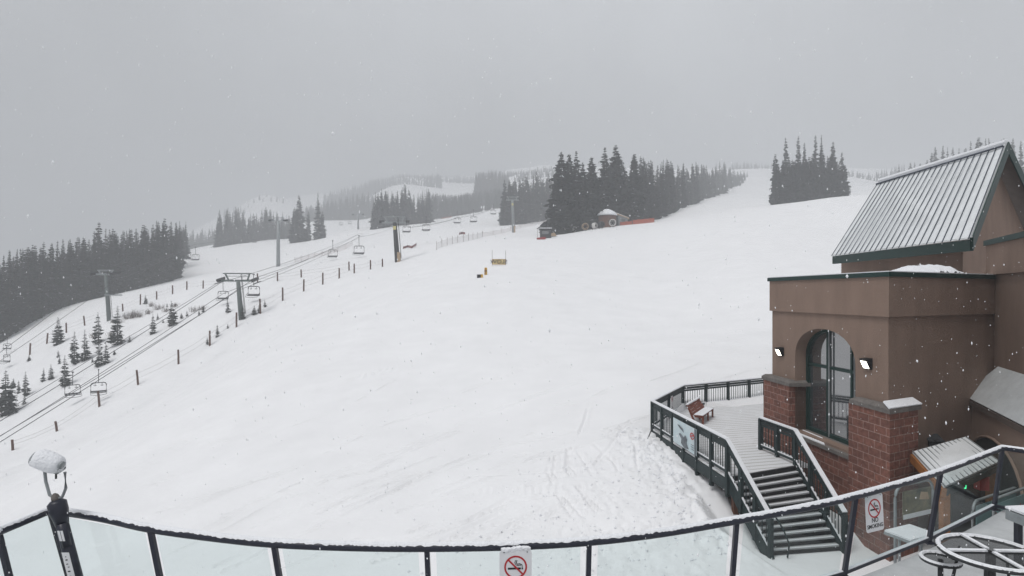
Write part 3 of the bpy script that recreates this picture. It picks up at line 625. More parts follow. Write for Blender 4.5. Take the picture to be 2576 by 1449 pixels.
for k in (.04,.35,.66,.95):
    q = d0.lerp(d1,k)+Vector((.35,.05,0)); MB().bar((q.x,q.y,-.2), (q.x,q.y,ZD-.1), .16, .16, up=(0,1,0)).build('support_post', 'hutwood', dk)
for k in (.2,.5,.8):
    q = d2.lerp(d3,k)+Vector((0,-.3,0)); MB().bar((q.x,q.y,.2), (q.x,q.y,ZD-.1), .16, .16, up=(0,1,0)).build('support_post', 'hutwood', dk)
def timber_rail(name, pts, nposts, label, group='timber railings of the deck', zt=1.0, snow=True, step=.14, low=None, pdrop=.30, cover=None):
    o = thing(name, pts[0], label, 'railing', group); up = Vector((0,0,1))
    tr, br_, sn, ba = MB(), MB(), MB(), MB()
    for (p, q), n in zip(zip(pts[:-1], pts[1:]), nposts):
        d = q-p; dh = Vector((d.x,d.y,0)).length
        tr.bar(p+up*zt, q+up*zt, .14, .045); tr.bar(p+up*(zt-.10), q+up*(zt-.10), .05, .09)
        br_.bar(p+up*(zt-.2), q+up*(zt-.2), .04, .07); br_.bar(p+up*.13, q+up*.13, .04, .08)
        sn.bar(p+up*(zt+.041), q+up*(zt+.041), .13, .035)
        sn.bar(p+up*.184, q+up*.184, .045, .026)
        m_ = int(dh/step)
        for i in range(1, m_): a = p.lerp(q, i/m_); ba.bar(a+up*.15, a+up*(zt-.2), .02, .02, up=(0,1,0))
        for i in range(n+1):
            a = p.lerp(q, i/n); MB().bar(a-up*pdrop, a+up*(zt-.02), .105, .105, up=(d.x,d.y,0)).build('post', 'greenwood', o)
    tr.build('handrail', 'greenwood', o); br_.build('infill_rail', 'greenwood', o)
    b_ = ba.build('balusters', 'greenwood', o); b_['kind'] = 'stuff'
    sn.build('snow', 'snowcap', o); return o
ra = timber_rail('deck_railing', [d0, d1], [6], 'long dark deck railing running out from the stairs, with the pale banner hung on it', pdrop=.55)
timber_rail('deck_railing', [d1, d2, d3, d4], [2, 4, 2], 'dark deck railing along the far side of the deck behind the bench')
timber_rail('deck_railing', [r0, r1], [2], 'short dark deck railing between the stair head and the left block pier')
# stairs
st = thing('staircase', (7.2,16,0), 'snow dusted open stairs going down from the timber deck to the yard', 'stairs')
L0, R0 = Vector((5.96,16.35,ZD)), Vector((8.30,17.42,ZD)); n = 12
for i in range(1, n):
    k = i/n; a, b_ = L0.lerp(L1,k), R0.lerp(R1,k); k2 = k-.92/n; c, e = R0.lerp(R1,k2), L0.lerp(L1,k2); z = a.z
    a2, b2, c2, e2 = [Vector((v.x,v.y,z-.05)) for v in (a,b_,c,e)]
    t_ = MB().slab([a2,b2,c2,e2], .045).build('tread', 'dust', st)
    u_ = Vector((0,0,.0465))
    MB().slab([a2.lerp(b2,.02)+u_, a2.lerp(b2,.98)+u_, (b2.lerp(c2,.26)).lerp(a2.lerp(e2,.26),.02)+u_, a2.lerp(e2,.26).lerp(b2.lerp(c2,.26),.02)+u_], .012).build('snow', 'snowcap', t_)
    MB().bar(a2.lerp(b2,.01)+Vector((0,-.02,-.03)), a2.lerp(b2,.99)+Vector((0,-.02,-.03)), .03, .08).build('nosing', 'black', t_)
for p, q in ((L0,L1),(R0,R1)):
    MB().bar(p-Vector((0,0,.16)), q-Vector((0,0,.10)), .07, .32).build('stringer', 'greenwood', st)
    MB().bar(p+Vector((0,0,.01)), q+Vector((0,0,.07)), .06, .02).build('stringer_snow', 'snowcap', st)
MB().bar(L0-Vector((0,.02,.11)), R0-Vector((0,.02,.11)), .05, .2).build('top_riser', 'black', st)
timber_rail('stair_railing', [d0, L1], [3], 'dark railing down the left side of the deck stairs, nearest the open snow', 'stair railings', step=.13)
timber_rail('stair_railing', [r1, R1], [3], 'dark railing down the right side of the deck stairs, against the block wall', 'stair railings', step=.13)
hb_ = thing('grab_rail', (6.6,14.7,0), 'bent dark grab rail at the foot of the left stair railing', 'handrail')
g1 = L0.lerp(L1,.72)+Vector((.22,0,.78)); g2 = L1+Vector((.30,-.05,.72)); MB().tube([g1, g2, g2+Vector((.12,-.06,-.35)), g2+Vector((.1,.0,-.7))], .022, 6).build('tube', 'greenwood', hb_)
# banner on the railing
e = (d1-d0).normalized(); on_ = Vector((e.y,-e.x,0)); on_ = on_ if on_.x < 0 else -on_
def onrail(px):   # parameter along d0-d1 for a picture column
    r = (px-CX)/F; return (d0.x-r*d0.y)/((d0.x-d1.x)-r*(d0.y-d1.y))
ka, kb_ = onrail(1759), onrail(1700)
ba, bb = d0.lerp(d1,ka)+on_*.09, d0.lerp(d1,kb_)+on_*.09
bn = thing('banner', ba, 'pale blue advertising banner hung outside the long deck railing', 'banner')
def bq(u, z, o=0): return ba.lerp(bb,u)+Vector((0,0,z))+on_*o
MB().slab([bq(0,.08),bq(1,.08),bq(1,.88),bq(0,.88)], .012).build('sheet', 'bannerblue', bn)
def blob(pts, name, m_, o=.02):
    q = MB(); q.slab([bq(u,z,o) for u, z in pts], .004); return q.build(name, m_, bn)
blob([(.30,.14),(.48,.10),(.62,.2),(.60,.34),(.72,.45),(.66,.5),(.5,.42),(.44,.52),(.36,.42),(.4,.3)], 'figure_print', 'bannergrey')
blob([(.5,.58),(.68,.66),(.78,.74),(.7,.74),(.55,.68)], 'figure_print', 'bannergrey')
blob([(.0,.08),(.06,.08),(.06,.88),(.0,.88)], 'edge_print', 'bannergrey')
q = MB(); 
for k in range(10):
    a0, a1 = 2*math.pi*k/10, 2*math.pi*(k+.8)/10
    q.bar(bq(.14+.075*math.cos(a0),.62+.09*math.sin(a0),.025), bq(.14+.075*math.cos(a1),.62+.09*math.sin(a1),.025), .03, .01, up=on_)
q.bar(bq(.20,.60,.025), bq(.08,.66,.025), .04, .01, up=on_)
q.build('round_red_emblem', 'signred', bn)
for k in range(3): blob([(.08,.34-.07*k),(.2,.34-.07*k),(.2,.355-.07*k),(.08,.355-.07*k)], 'print_line', 'bannergrey')
# small no smoking sign on the far rail
def nosmoke(root, mtx, w_, h_, text=True):
    # mtx maps (u right, v up, out) metres to world; sheet with rounded corners, ring, bar, cigarette, smoke, words
    T = lambda u, v, o=0: mtx@Vector((u, v, o))
    r = .1*w_; pts = []
    for cx, cy_, a0 in ((w_/2-r,-h_/2+r,-90),(w_/2-r,h_/2-r,0),(-w_/2+r,h_/2-r,90),(-w_/2+r,-h_/2+r,180)):
        pts += [T(cx+r*math.cos(math.radians(a0+15*i)), cy_+r*math.sin(math.radians(a0+15*i))) for i in range(7)]
    sh = MB().slab(pts, .004).build('sheet', 'white', root)
    cy0 = h_/2-w_*.52; R_ = w_*.355; o = .0065
    rg = MB(); N = 36
    vs = [T(rr*math.cos(2*math.pi*k/N), cy0+rr*math.sin(2*math.pi*k/N), oo) for oo in (.0045, o) for rr in (R_, R_*.85) for k in range(N)]
    fs = []
    for k in range(N):
        k2 = (k+1) % N; fs += [(2*N+k,2*N+k2,3*N+k2,3*N+k),(k,k2,2*N+k2,2*N+k),(N+k,3*N+k,3*N+k2,N+k2)]
    rg.add(vs, fs); c45 = R_*.66
    rg.build('red_ring', 'signred', sh)
    nrm_ = (T(0,0,1)-T(0,0,0))
    MB().bar(T(-c45,cy0+c45,.0075), T(c45,cy0-c45,.0075), w_*.05, .003, up=nrm_).build('red_bar', 'signred', sh)
    cg = MB(); cg.bar(T(-R_*.68,cy0-R_*.12,.006), T(R_*.45,cy0-R_*.12,.006), w_*.055, .003, up=nrm_); cg.bar(T(R_*.52,cy0-R_*.12,.006), T(R_*.64,cy0-R_*.12,.006), w_*.055, .003, up=nrm_)
    sp = [(.58,.02),(.55,.2),(.3,.3),(.18,.22),(.05,.38),(.12,.6)]; sp2 = [(.45,.1),(.38,.18),(.22,.12),(.02,.2),(-.08,.4),(.0,.6)]
    for q_ in (sp, ):
        for (a, b_), (c, d_) in zip(q_[:-1], q_[1:]): cg.bar(T(a*R_,cy0+b_*R_,.0058), T(c*R_,cy0+d_*R_,.0058), w_*.022, .002, up=nrm_)
    for (a, b_), (c, d_) in zip(sp2[:-1], sp2[1:]): cg.bar(T(a*R_,cy0+b_*R_,.0058), T(c*R_,cy0+d_*R_,.0058), w_*.018, .002, up=nrm_)
    cg.build('cigarette_symbol', 'black', sh)
    for a in (-.36, .36):
        MB().lathe([(.0,.0),(w_*.018,.0),(w_*.018,.004),(0,.005)], T(a*w_, h_/2-w_*.06, .004), 8, ax=Matrix((mtx.to_3x3().col[0], mtx.to_3x3().col[1], mtx.to_3x3().col[2])).transposed()).build('rivet', 'darksteel', sh)
    if text:
        text_mesh('NO', w_*.24, 'lettering', 'black', root, mtx@Matrix.Translation((0, -h_/2+w_*.42, .0055)), .001)
        text_mesh('SMOKING', w_*.205, 'lettering', 'black', root, mtx@Matrix.Translation((0, -h_/2+w_*.2, .0055)), .001)
def frame_mtx(origin, u, v):
    u = u.normalized(); nn = u.cross(v).normalized(); v = v.normalized()
    return Matrix(((u.x,v.x,nn.x,origin.x),(u.y,v.y,nn.y,origin.y),(u.z,v.z,nn.z,origin.z),(0,0,0,1)))
q = d1.lerp(d2,.52)+Vector((0,0,.62)); ns = thing('no_smoking_sign', q, 'small white no smoking sign on the far deck railing, left of the bench', 'sign', 'no smoking signs')
uu = (d2-d1).normalized(); nosmoke(ns, frame_mtx(q+Vector((.08,-.08,0)), uu, Vector((0,0,1))), .26, .55)
# bench on the deck
b0, b1 = D_(1752,1066), D_(1788,1040)
be = thing('bench', b0, 'red brown slatted timber bench with snow on its back, standing on the deck', 'bench')
ed = (b1-b0).normalized(); b0 = b0-Vector((.12,0,0)); on2 = Vector((ed.y,-ed.x,0)); bl_ = (b1-b0).length*.82
def bp_(u, o, z): return b0+ed*u+on2*(o*.85)+Vector((0,0,z*.93))
for k in range(4): MB().bar(bp_(0,.06+.12*k,.40), bp_(bl_,.06+.12*k,.40), .10, .035).build('seat_slat', 'redwood', be)
for k in range(4): MB().bar(bp_(-.05,-.06-.085*k,.46+.115*k), bp_(bl_+.05,-.06-.085*k,.46+.115*k), .03, .12, up=(on2*-.5+Vector((0,0,.86)))).build('back_slat', 'redwood', be)
for u in (.08, bl_/2, bl_-.08):
    MB().bar(bp_(u,.04,.02), bp_(u,-.36,.86), .06, .08).build('back_leg', 'redwood', be)
    MB().bar(bp_(u,.44,.0), bp_(u,.44,.38), .06, .08, up=(0,1,0)).build('front_leg', 'redwood', be); MB().bar(bp_(u,.02,.34), bp_(u,.48,.34), .06, .09).build('seat_bearer', 'redwood', be)
MB().bar(bp_(-.05,-.335,.885), bp_(bl_+.05,-.335,.885), .09, .05).build('snow', 'snowcap', be)
MB().slab([bp_(0,.01,.422),bp_(bl_,.01,.422),bp_(bl_,.48,.422),bp_(0,.48,.422)][::1] if (bp_(bl_,.01,0)-bp_(0,.01,0)).cross(bp_(bl_,.48,0)-bp_(bl_,.01,0)).z > 0 else [bp_(0,.01,.422),bp_(0,.48,.422),bp_(bl_,.48,.422),bp_(bl_,.01,.422)], .025).build('snow', 'snowcap', be)
be.scale = (.88,.88,.88)
sk = thing('leaning_pole', D_(1655,1100), 'thin dark pole leaning against the outer corner of the deck', 'pole')
q = d1+on_*.55; MB().tube([Vector((q.x+.1,q.y-.9,gz(q.x,q.y-.9)-.1)), d1.lerp(d0,.07)+on_*.1+Vector((0,0,.25))], .02, 6).build('shaft', 'darksteel', sk)

# ------------------------------------------------------------------ terrace in front of the camera
ZT = CZ-3.74; ZR = CZ-2.67
def rp(px, py): return PZ(px, py, ZR)
seg_l = [rp(-160,1420), rp(0,1337), rp(128,1284)]
seg_m = catmull([rp(128,1284), rp(250,1303), rp(380,1331), rp(540,1353), rp(690,1368), rp(880,1376), rp(1075,1378), rp(1290,1374), rp(1482,1363), rp(1670,1341), rp(1852,1310), rp(2010,1281), rp(2150,1249), rp(2365,1187), rp(2522,1127)], 5)
seg_r = [seg_m[-1], rp(2700,1152)]
tf = []
terr_poly = [(p.x, p.y-.02) for p in seg_m]+[(13.5,8.9),(13.5,1.2),(-9,1.2)]
tfl = MB().prism(terr_poly[::-1], ZT-.3, ZT); tf = tfl.build('terrace_floor', 'dust'); tf['kind'] = 'structure'
tr_ = thing('terrace_railing', seg_m[30], 'curved dark tube railing with glass panels and snow on its top rail, around the terrace', 'railing')
RR = .043
path = seg_l[:-1]+seg_m+seg_r[1:]
MB().tube(path, RR, 12).build('top_rail', 'rail', tr_, True)
# snow lying on the rail: half shell with a ragged lower edge
rs = random.Random(11); dense = []
for p, q in zip(path[:-1], path[1:]):
    k = max(1, int((q-p).length/.02)); dense += [p.lerp(q, i/k) for i in range(k)]
dense.append(path[-1]); vs, na = [], 9; wob = 0; jag = [0]*2
for i, p in enumerate(dense):
    d = (dense[min(i+1,len(dense)-1)]-dense[max(i-1,0)]).normalized(); sd = d.cross(Vector((0,0,1))).normalized(); u = sd.cross(d)
    if sd.y > 0: sd = -sd
    for s_ in (0, 1):
        jag[s_] = .45*jag[s_]+.55*rs.uniform(-.45,.5)
    a0, a1 = math.radians(42)+jag[0]*.7, math.radians(165)-jag[1]*.8
    for j in range(na):
        t_ = j/(na-1); a = a0+(a1-a0)*t_; thk = .003+.011*math.sin(math.pi*t_)**.8+.003*rs.random()*math.sin(math.pi*t_)
        vs.append(p+(sd*math.cos(a)+u*math.sin(a))*(RR+thk))
k = len(dense)
MB().add(vs, [(i*na+j,(i+1)*na+j,(i+1)*na+j+1,i*na+j+1) for i in range(k-1) for j in range(na-1)]).build('rail_snow', 'snowcap', tr_, True)
posts = [(-5,1338,22,1449),(128,1290,172,1449),(379,1336,401,1449),(690,1373,702,1449),(1074,1383,1077,1449),(1482,1368,1480,1449),(1853,1314,1843,1449),(2152,1254,2124,1449),(2366,1192,2338,1360),(2521,1132,2501,1282)]
foot = []
for x0, y0, x1, y1 in posts:
    a = rp(x0, y0-5); lean = (x1-x0)/(y1-y0); b_ = Vector((a.x+lean*(ZR-ZT), a.y, ZT)); foot.append((a, b_))
    MB().bar(b_, a-Vector((0,0,.02)), .052, .052, up=(0,1,0)).build('post', 'rail', tr_)
    MB().box(b_+Vector((0,0,.012)), (.13,.13,.02)).build('base_plate', 'rail', tr_)
for i, ((a, b_), (c, d_)) in enumerate(zip(foot[:-1], foot[1:])):
    g = .055
    tl, trr, bl2, br2 = a.lerp(c,g)-Vector((0,0,.045)), a.lerp(c,1-g)-Vector((0,0,.045)), b_.lerp(d_,g)+Vector((0,0,.10)), b_.lerp(d_,1-g)+Vector((0,0,.10))
    # follow the bend of the rail with a midpoint
    gp = MB(); gp.slab([bl2, br2, trr, tl], .010); gp.build('glass_panel', 'glass', tr_)
    lo = MB().bar(b_+Vector((0,0,.07)), d_+Vector((0,0,.07)), .05, .045); lr = lo.build('bottom_rail', 'rail', tr_)
    MB().bar(b_.lerp(d_,.02)+Vector((0,0,.099)), b_.lerp(d_,.98)+Vector((0,0,.099)), .045, .012).build('rail_snow', 'snowcap', lr)
a, b_ = foot[-1]; c = rp(2700,1157); d_ = Vector((c.x, c.y, ZT))
MB().slab([b_.lerp(d_,.03)+Vector((0,0,.1)), b_.lerp(d_,.97)+Vector((0,0,.1)), c-Vector((0,0,.045)), a.lerp(c,.03)-Vector((0,0,.045))], .01).build('glass_panel', 'glass', tr_)
MB().bar(b_+Vector((0,0,.07)), d_+Vector((0,0,.07)), .05, .045).build('bottom_rail', 'rail', tr_)
a = foot[0][0]; c = rp(-160,1425); b_ = foot[0][1]; d_ = Vector((c.x,c.y,ZT))
MB().slab([d_+Vector((0,0,.1)), b_+Vector((0,0,.1)), a-Vector((.03,0,.045)), c-Vector((0,0,.045))], .01).build('glass_panel', 'glass', tr_)
# no smoking signs on the terrace railing
o_ = rp(1297,1379); uu = (rp(1337,1377)-rp(1257,1379)).normalized(); w_ = (rp(1337,1377)-rp(1257,1379)).length
s1_ = thing('no_smoking_sign', o_, 'white no smoking sign under the middle of the terrace rail, at the bottom edge', 'sign', 'no smoking signs')
nosmoke(s1_, frame_mtx(o_+Vector((0,-.07,-w_*.75+.01)), uu, Vector((0,0,1))), w_, w_*1.5)
sn_ = MB(); rs = random.Random(3)
for i in range(16): sn_.box(o_+uu*(w_*(i/15-.5)*.8)+Vector((0,-.055,.008+.008*rs.random()+.012*(i>6))), (w_*.07,.05,.018+.012*rs.random()), rs.random())
sn_.build('snow', 'snowcap', s1_)
oa, ob = PZ(2153,1258,ZR-.08), PZ(2214,1235,ZR-.08); uu = (ob-oa).normalized(); w_ = .30
s2_ = thing('no_smoking_sign', oa, 'white no smoking sign on the terrace glass in front of the right block pier', 'sign', 'no smoking signs')
vv = (Vector((-.13,0,1)))
cc = oa.lerp(ob,.5)-vv*.17+Vector((.0,-.10,-.03)); uu = Vector((.91,.41,0)); nosmoke(s2_, frame_mtx(cc, uu, vv-uu*vv.dot(uu)), .355, .49)
# coin viewer at the left corner
pt, pb_ = rp(140,1252), rp(190,1449)
vd = P(140,1262,7.0).y; vt = P(141,1258,vd); lean = (190-141)/(1449-1258); vb = Vector((vt.x+lean*(vt.z-ZT), vd, ZT))
vw = thing('coin_viewer', vb, 'snow capped sightseeing viewer on a dark leaning pole at the left terrace corner', 'viewer')
ax_ = (vt-vb).normalized(); LN = (vt-vb).length
def ap_(k, o=(0,0,0)): return vb+ax_*(LN*k)+Vector(o)
MB().tube([ap_(0), ap_(.80)], [.075,.066], 16).build('pole', 'rail', vw, True)
MB().tube([ap_(.78), ap_(.86), ap_(.90), ap_(.975), ap_(1.0)], [.068,.085,.098,.098,.06], 16).build('collar', 'rail', vw, True)
MB().tube([ap_(.995), ap_(1.02), ap_(1.045), ap_(1.06)], [.045,.045,.035,.012], 12).build('swivel', 'capstone', vw, True)
side = Vector((1,0,0)); yo = ap_(1.0)
def yk(x, z, y=0): return yo+Vector((x,y,z))
MB().tube([yk(-.135,.36),yk(-.12,.22),yk(-.075,.06),yk(0,.01),yk(.075,.04),yk(.115,.14),yk(.105,.33)], .017, 8).build('yoke', 'galv', vw, True)
hd0, hd1 = yk(-.255,.515,-.03), yk(.075,.36,.02); hx = (hd1-hd0).normalized()
MB().tube([hd0.lerp(hd1,t_) for t_ in (0,.03,.12,.4,.75,.93,1)], [.03,.075,.098,.10,.09,.075,.03], 16).build('head', 'galv', vw, True)
hs_ = MB(); NN = 14; rs = random.Random(8); vs = []
for i in range(NN+1):
    t_ = -.04+1.06*i/NN; c = hd0.lerp(hd1,t_)
    rr_ = .118*max(.05,(1-abs(2*(t_-.49))**4.0))**.5; u = Vector((0,0,1))-hx*hx.z; u.normalize(); sd = hx.cross(u)
    for j in range(13):
        a = math.radians(-28+236*j/12); vs.append(c+(sd*math.cos(a)+u*math.sin(a)*1.12)*rr_*(1+.018*rs.uniform(-1,1)))
hs_.add(vs, [(i*13+j,i*13+j+1,(i+1)*13+j+1,(i+1)*13+j) for i in range(NN) for j in range(12)]).build('snow', 'snowcap', vw, True)
MB().tube([yk(.0,.40), yk(.0,.25)], .012, 6).build('drip_knob', 'darksteel', vw)
MB().tube([yk(.09,.43,-.05), yk(.115,.42,-.05)], .045, 10).build('eyepiece', 'galv', vw, True)
def decal(k0_, k1_, w__, name, m_, off):
    sx = Vector((1,0,0))*w__/2; f_ = Vector((.018,-off,0)); return MB().slab([ap_(k0_)-sx+f_, ap_(k0_)+sx+f_, ap_(k1_)+sx+f_, ap_(k1_)-sx+f_], .004).build(name, m_, vw)
lb = decal(.32,.56,.085,'label_plate','white',.078)
q = MB()
for k_, x0_, x1_, h_ in ((.35,.0,.022,.006),(.39,-.005,.026,.012),(.43,.008,.028,.007),(.455,-.002,.02,.008),(.49,.002,.026,.012),(.52,.006,.02,.006)): q.slab([ap_(k_)+Vector((x0_,-.0835,0)), ap_(k_)+Vector((x1_,-.0835,.003)), ap_(k_+h_)+Vector((x1_,-.0835,.003)), ap_(k_+h_*.8)+Vector((x0_,-.0835,0))], .001)
q.build('worn_print', 'darksteel', lb)
decal(.66,.75,.062,'sticker','white',.075); cbx = MB().tube([ap_(.60,(.02,-.03,0)), ap_(.80,(.02,-.03,0))], .05, 10).build('coin_box', 'rail', vw, True)
rg = MB(); rc_ = ap_(.10); RQ = .27
rg.tube([rc_+Vector((RQ*math.cos(2*math.pi*i/36), RQ*math.sin(2*math.pi*i/36), 0)) for i in range(37)], .028, 8, cap=False)
for a in (.5, 2.6, 4.7): rg.tube([rc_, rc_+Vector((RQ*math.cos(a), RQ*math.sin(a), 0))], .018, 6)
rg.build('foot_ring', 'galv', vw, True)
# round steel picnic table frame with a stool
tc = PZ(2492,1392,ZT+.72); tbl = thing('patio_table', (tc.x,tc.y,ZT), 'round steel mesh patio table outlined with snow in the bottom right corner', 'table')
RT = .50
def circ(c, r, n=48): return [c+Vector((r*math.cos(2*math.pi*i/n), r*math.sin(2*math.pi*i/n), 0)) for i in range(n+1)]
M['mesh'] = netmat('dark perforated steel', (.05,.052,.055), .5)
def roundtop(root, c, R_, tube, spokes, rot):
    MB().tube(circ(c, R_), tube, 8, cap=False).build('rim', 'darksteel', root, True)
    MB().lathe([(0,0),(R_-tube,0),(R_-tube,.004),(0,.004)], c, 40).build('mesh_top', 'mesh', root)
    sn = MB(); rs = random.Random(5); vs = []; n_ = 150
    for i in range(n_):
        a = 2*math.pi*i/n_; j1, j2 = rs.uniform(-.005,.005), rs.uniform(-.007,.007)
        for r_, z in ((R_-tube*.98+j1, tube*.45), (R_-tube*.5, tube*1.1+.008), (R_+tube*.4, tube*1.1+.006), (R_+tube*.85+j2, tube*.65)): vs.append(c+Vector((r_*math.cos(a), r_*math.sin(a), z)))
    sn.add(vs, [(i*4+j, ((i+1)%n_)*4+j, ((i+1)%n_)*4+j+1, i*4+j+1) for i in range(n_) for j in range(3)])
    for k in range(spokes):
        a = rot+math.pi*2*k/spokes; d = Vector((math.cos(a), math.sin(a), 0)); sn.bar(c+d*.05+Vector((0,0,.035)), c+d*(R_-.02)+Vector((0,0,.035)), .045, .02)
    sn.build('snow', 'snowcap', root)
    if spokes:
        sp = MB()
        for k in range(spokes): a = rot+math.pi*2*k/spokes; d = Vector((math.cos(a), math.sin(a), 0)); sp.bar(c+Vector((0,0,.01)), c+d*R_+Vector((0,0,.01)), .035, .025)
        sp.build('spokes', 'darksteel', root)
roundtop(tbl, tc, RT, .028, 4, math.radians(88))
MB().tube([tc, (tc.x,tc.y,ZT+.02)], .05, 12).build('pedestal', 'darksteel', tbl, True)
MB().lathe([(0,.0),(.26,.0),(.26,.02),(.2,.05),(.06,.07)], (tc.x,tc.y+.12,ZT+.004), 28).build('base', 'darksteel', tbl, True)
for a in (.4, 2.2, 3.9, 5.4): MB().tube([tc+Vector((.3*math.cos(a),.3*math.sin(a),-.02)), Vector((tc.x+.42*math.cos(a), tc.y+.42*math.sin(a), ZT+.01))], .018, 6).build('leg', 'darksteel', tbl)
sc_ = PZ(2366,1408,ZT+.46); stl = thing('stool', (sc_.x,sc_.y,ZT), 'small round steel stool rimmed with snow left of the patio table', 'stool')
roundtop(stl, sc_, .20, .024, 0, 0)
MB().tube([sc_, (sc_.x,sc_.y,ZT+.01)], .03, 10).build('pedestal', 'darksteel', stl, True); MB().lathe([(0,0),(.14,0),(.14,.012),(.03,.02)], (sc_.x,sc_.y,ZT+.003), 20).build('base', 'darksteel', stl, True)
bc = PZ(2562,1302,ZT+.75); bx = thing('serving_table', (bc.x+.35,bc.y,ZT), 'grey slab table dusted with snow at the right terrace corner', 'table')
MB().box((bc.x+.62,bc.y+.05,ZT+.67), (.95,.7,.13), .12).build('top', 'galv', bx); MB().box((bc.x+.62,bc.y+.05,ZT+.765), (.93,.73,.03), .12).build('snow', 'snowcap', bx)
for i in (-1,1):
    for j in (-1,1): MB().box((bc.x+.62+.36*i,bc.y+.05+.26*j,ZT+.30), (.07,.07,.59), .12).build('leg', 'rail', bx)
#@@PART4
# ------------------------------------------------------------------ chairlifts
def make_tower(loc, h, aw, rz, lean, label, arm=None, paint='towergreen', pr=.30, ladder=True, style='frame', base=None, sign=False, grp='chairlift towers', plat=False):
    loc = Vector(loc); t = thing('lift_tower', loc, label, 'lift tower', grp)
    ca, sa = math.cos(rz), math.sin(rz)
    def T(x, y, z): return loc+Vector((x*ca-y*sa+lean*z, x*sa+y*ca, z))
    MB().tube([T(0,0,-.8), T(0,0,h*.5), T(0,0,h)], [pr*1.15,pr,pr*.82], 14).build('pole', paint, t, True)
    arm = arm or paint; MB().bar(T(-aw/2,0,h), T(aw/2,0,h), .30, .28).build('crossarm', arm, t)
    fr = MB(); fh = aw*.22
    for s in (-1,1):
        fr.bar(T(s*aw*.28,0,h+.1), T(s*aw*.36,0,h+fh), .2, .16, up=(0,1,0))
    fr.bar(T(-aw*.42,0,h+fh), T(aw*.42,0,h+fh), .16, .16); fr.bar(T(-aw*.34,0,h+fh*.62), T(aw*.34,0,h+fh*.62), .07, .07)
    fr.build('lifting_frame', arm, t)
    for s in (-1,1):
        m_ = MB(); x = s*aw*.5
        m_.bar(T(x,-1.5,h-.20), T(x,1.5,h+.20), .10, .14); m_.bar(T(x+s*.28,-1.6,h-.5), T(x+s*.28,1.6,h-.05), .28, .05)
        for k in range(-3,4): m_.lathe([(0,-.07),(.19,-.07),(.22,0),(.19,.07),(0,.07)], T(x,k*.48,h+.20+k*.065), 10, ax=Matrix(((0,0,1),(0,1,0),(1,0,0))))
        m_.build('sheave_train', 'darksteel', t)
    if ladder:
        l = MB()
        for s in (-.19,.19): l.bar(T(pr+.34,s-.25,.6), T(pr+.26,s-.25,h+fh*.9), .05, .05, up=(0,1,0))
        k = int(h/.42)
        for i in range(2, k+3): z = .3+i*.42; l.bar(T(pr+.33,-.44,z), T(pr+.33,-.06,z), .035, .035)
        l.build('ladder', 'darksteel', t)
    if base: MB().box(T(pr*.75,-.05,.75), (pr*1.1,pr*2.3,1.9), rz).build('safety_pad', base, t)
    if sign: MB().box(T(0,-pr-.08,h*.86), (.5,.08,.65), rz).build('number_plate', 'paleyellow', t)
    if plat: MB().box(T(1.1,-.3,h*.55), (2.6,.5,.18), rz).build('platform', 'galv', t)
    return T
def tw2(px, pyb, pyt, pxt, d, aw, rz, label, **k):
    d = RM(d); b_ = P(px, pyb, d); g = gz(b_.x, b_.y); top = CZ-(pyt-HY)/F*d; b_.z = g; h = top-g
    return make_tower(b_, h, aw/F*d, rz, ((pxt-px)/F*d)/h, label, **k), b_, h
t1, b1_, h1 = tw2(607, 803, 706, 599, 85, 82, .12, 'nearest grey green lift tower with a ladder, rising from the gully of young spruces', pr=.33)
t2, _, _ = tw2(274, 808, 690, 266, 100, 46, .1, 'grey green lift tower in front of the forest at the left, with a small platform', arm='galv', pr=.28, plat=True)
t3, _, _ = tw2(700, 668, 556, 700, 150, 36, .0, 'slim pale lift tower standing on open snow behind the nearest tower', pr=.42, ladder=False, paint='galv')
t4, b4_, h4 = tw2(1000, 660, 560, 993, 107, 66, .0, arm='galv', label= 'dark lift tower with yellow plate and tan foot pad at the end of the posts', pr=.42, paint='darksteel', base='lumber', sign=True)
t5, b5_, h5 = tw2(1292, 586, 503, 1289, 165, 34, .0, 'pale lift tower with yellow plate beside the orange net, in front of the central trees', pr=.40, paint='galv', base='lumber', sign=True, ladder=False)
t6, _, _ = tw2(901, 574, 540, 901, 225, 24, .0, 'faint far lift tower on the crest behind the hanging chairs', pr=.40, paint='galv', ladder=False)

def rope(pts, r, label):
    pts = [PR(*p) for p in pts]; out = []
    for p, q in zip(pts[:-1], pts[1:]):
        n = 12; sag = (q-p).length*.006
        out += [p.lerp(q, i/n)-Vector((0,0,sag*4*(i/n)*(1-i/n))) for i in range(n)]
    out.append(pts[-1]); o = MB().tube(out, r, 6).build('haul_rope', 'cable', None, True, org=out[0])
    return tag(o, label, 'cable', 'haul ropes of the chairlifts')
rope([(-150,1150,50),(555,711,85),(903,588,200),(960,566,300)], .034, 'steel haul rope on the left side of the nearest lift tower')
rope([(-150,1185,50),(600,730,80),(905,594,195),(965,572,290)], .030, 'second steel rope passing low in front of the nearest lift tower')
rope([(-150,1190,48),(562,738,78),(900,590,180)], .028, 'lowest steel rope crossing the gully of young spruces')
rope([(-150,1205,48),(642,699,85),(836,626,120),(902,597,155),(1010,560,240)], .034, 'steel haul rope on the right side of the nearest tower carrying the two middle chairs')
rope([(-150,1130,55),(240,896,70),(553,708,85)], .026, 'thin upper steel rope rising from the left edge to the nearest tower')
rope([(-100,960,80),(245,700,100),(490,615,165),(760,560,300)], .036, 'steel rope running past the left forest to the far trees')
rope([(-100,975,80),(290,706,100),(480,618,170)], .03, 'lower steel rope in front of the left forest')
rope([(964,572,107),(1072,555,150),(1190,530,200),(1285,506,240)], .045, 'upper steel rope rising right from the dark lift tower')
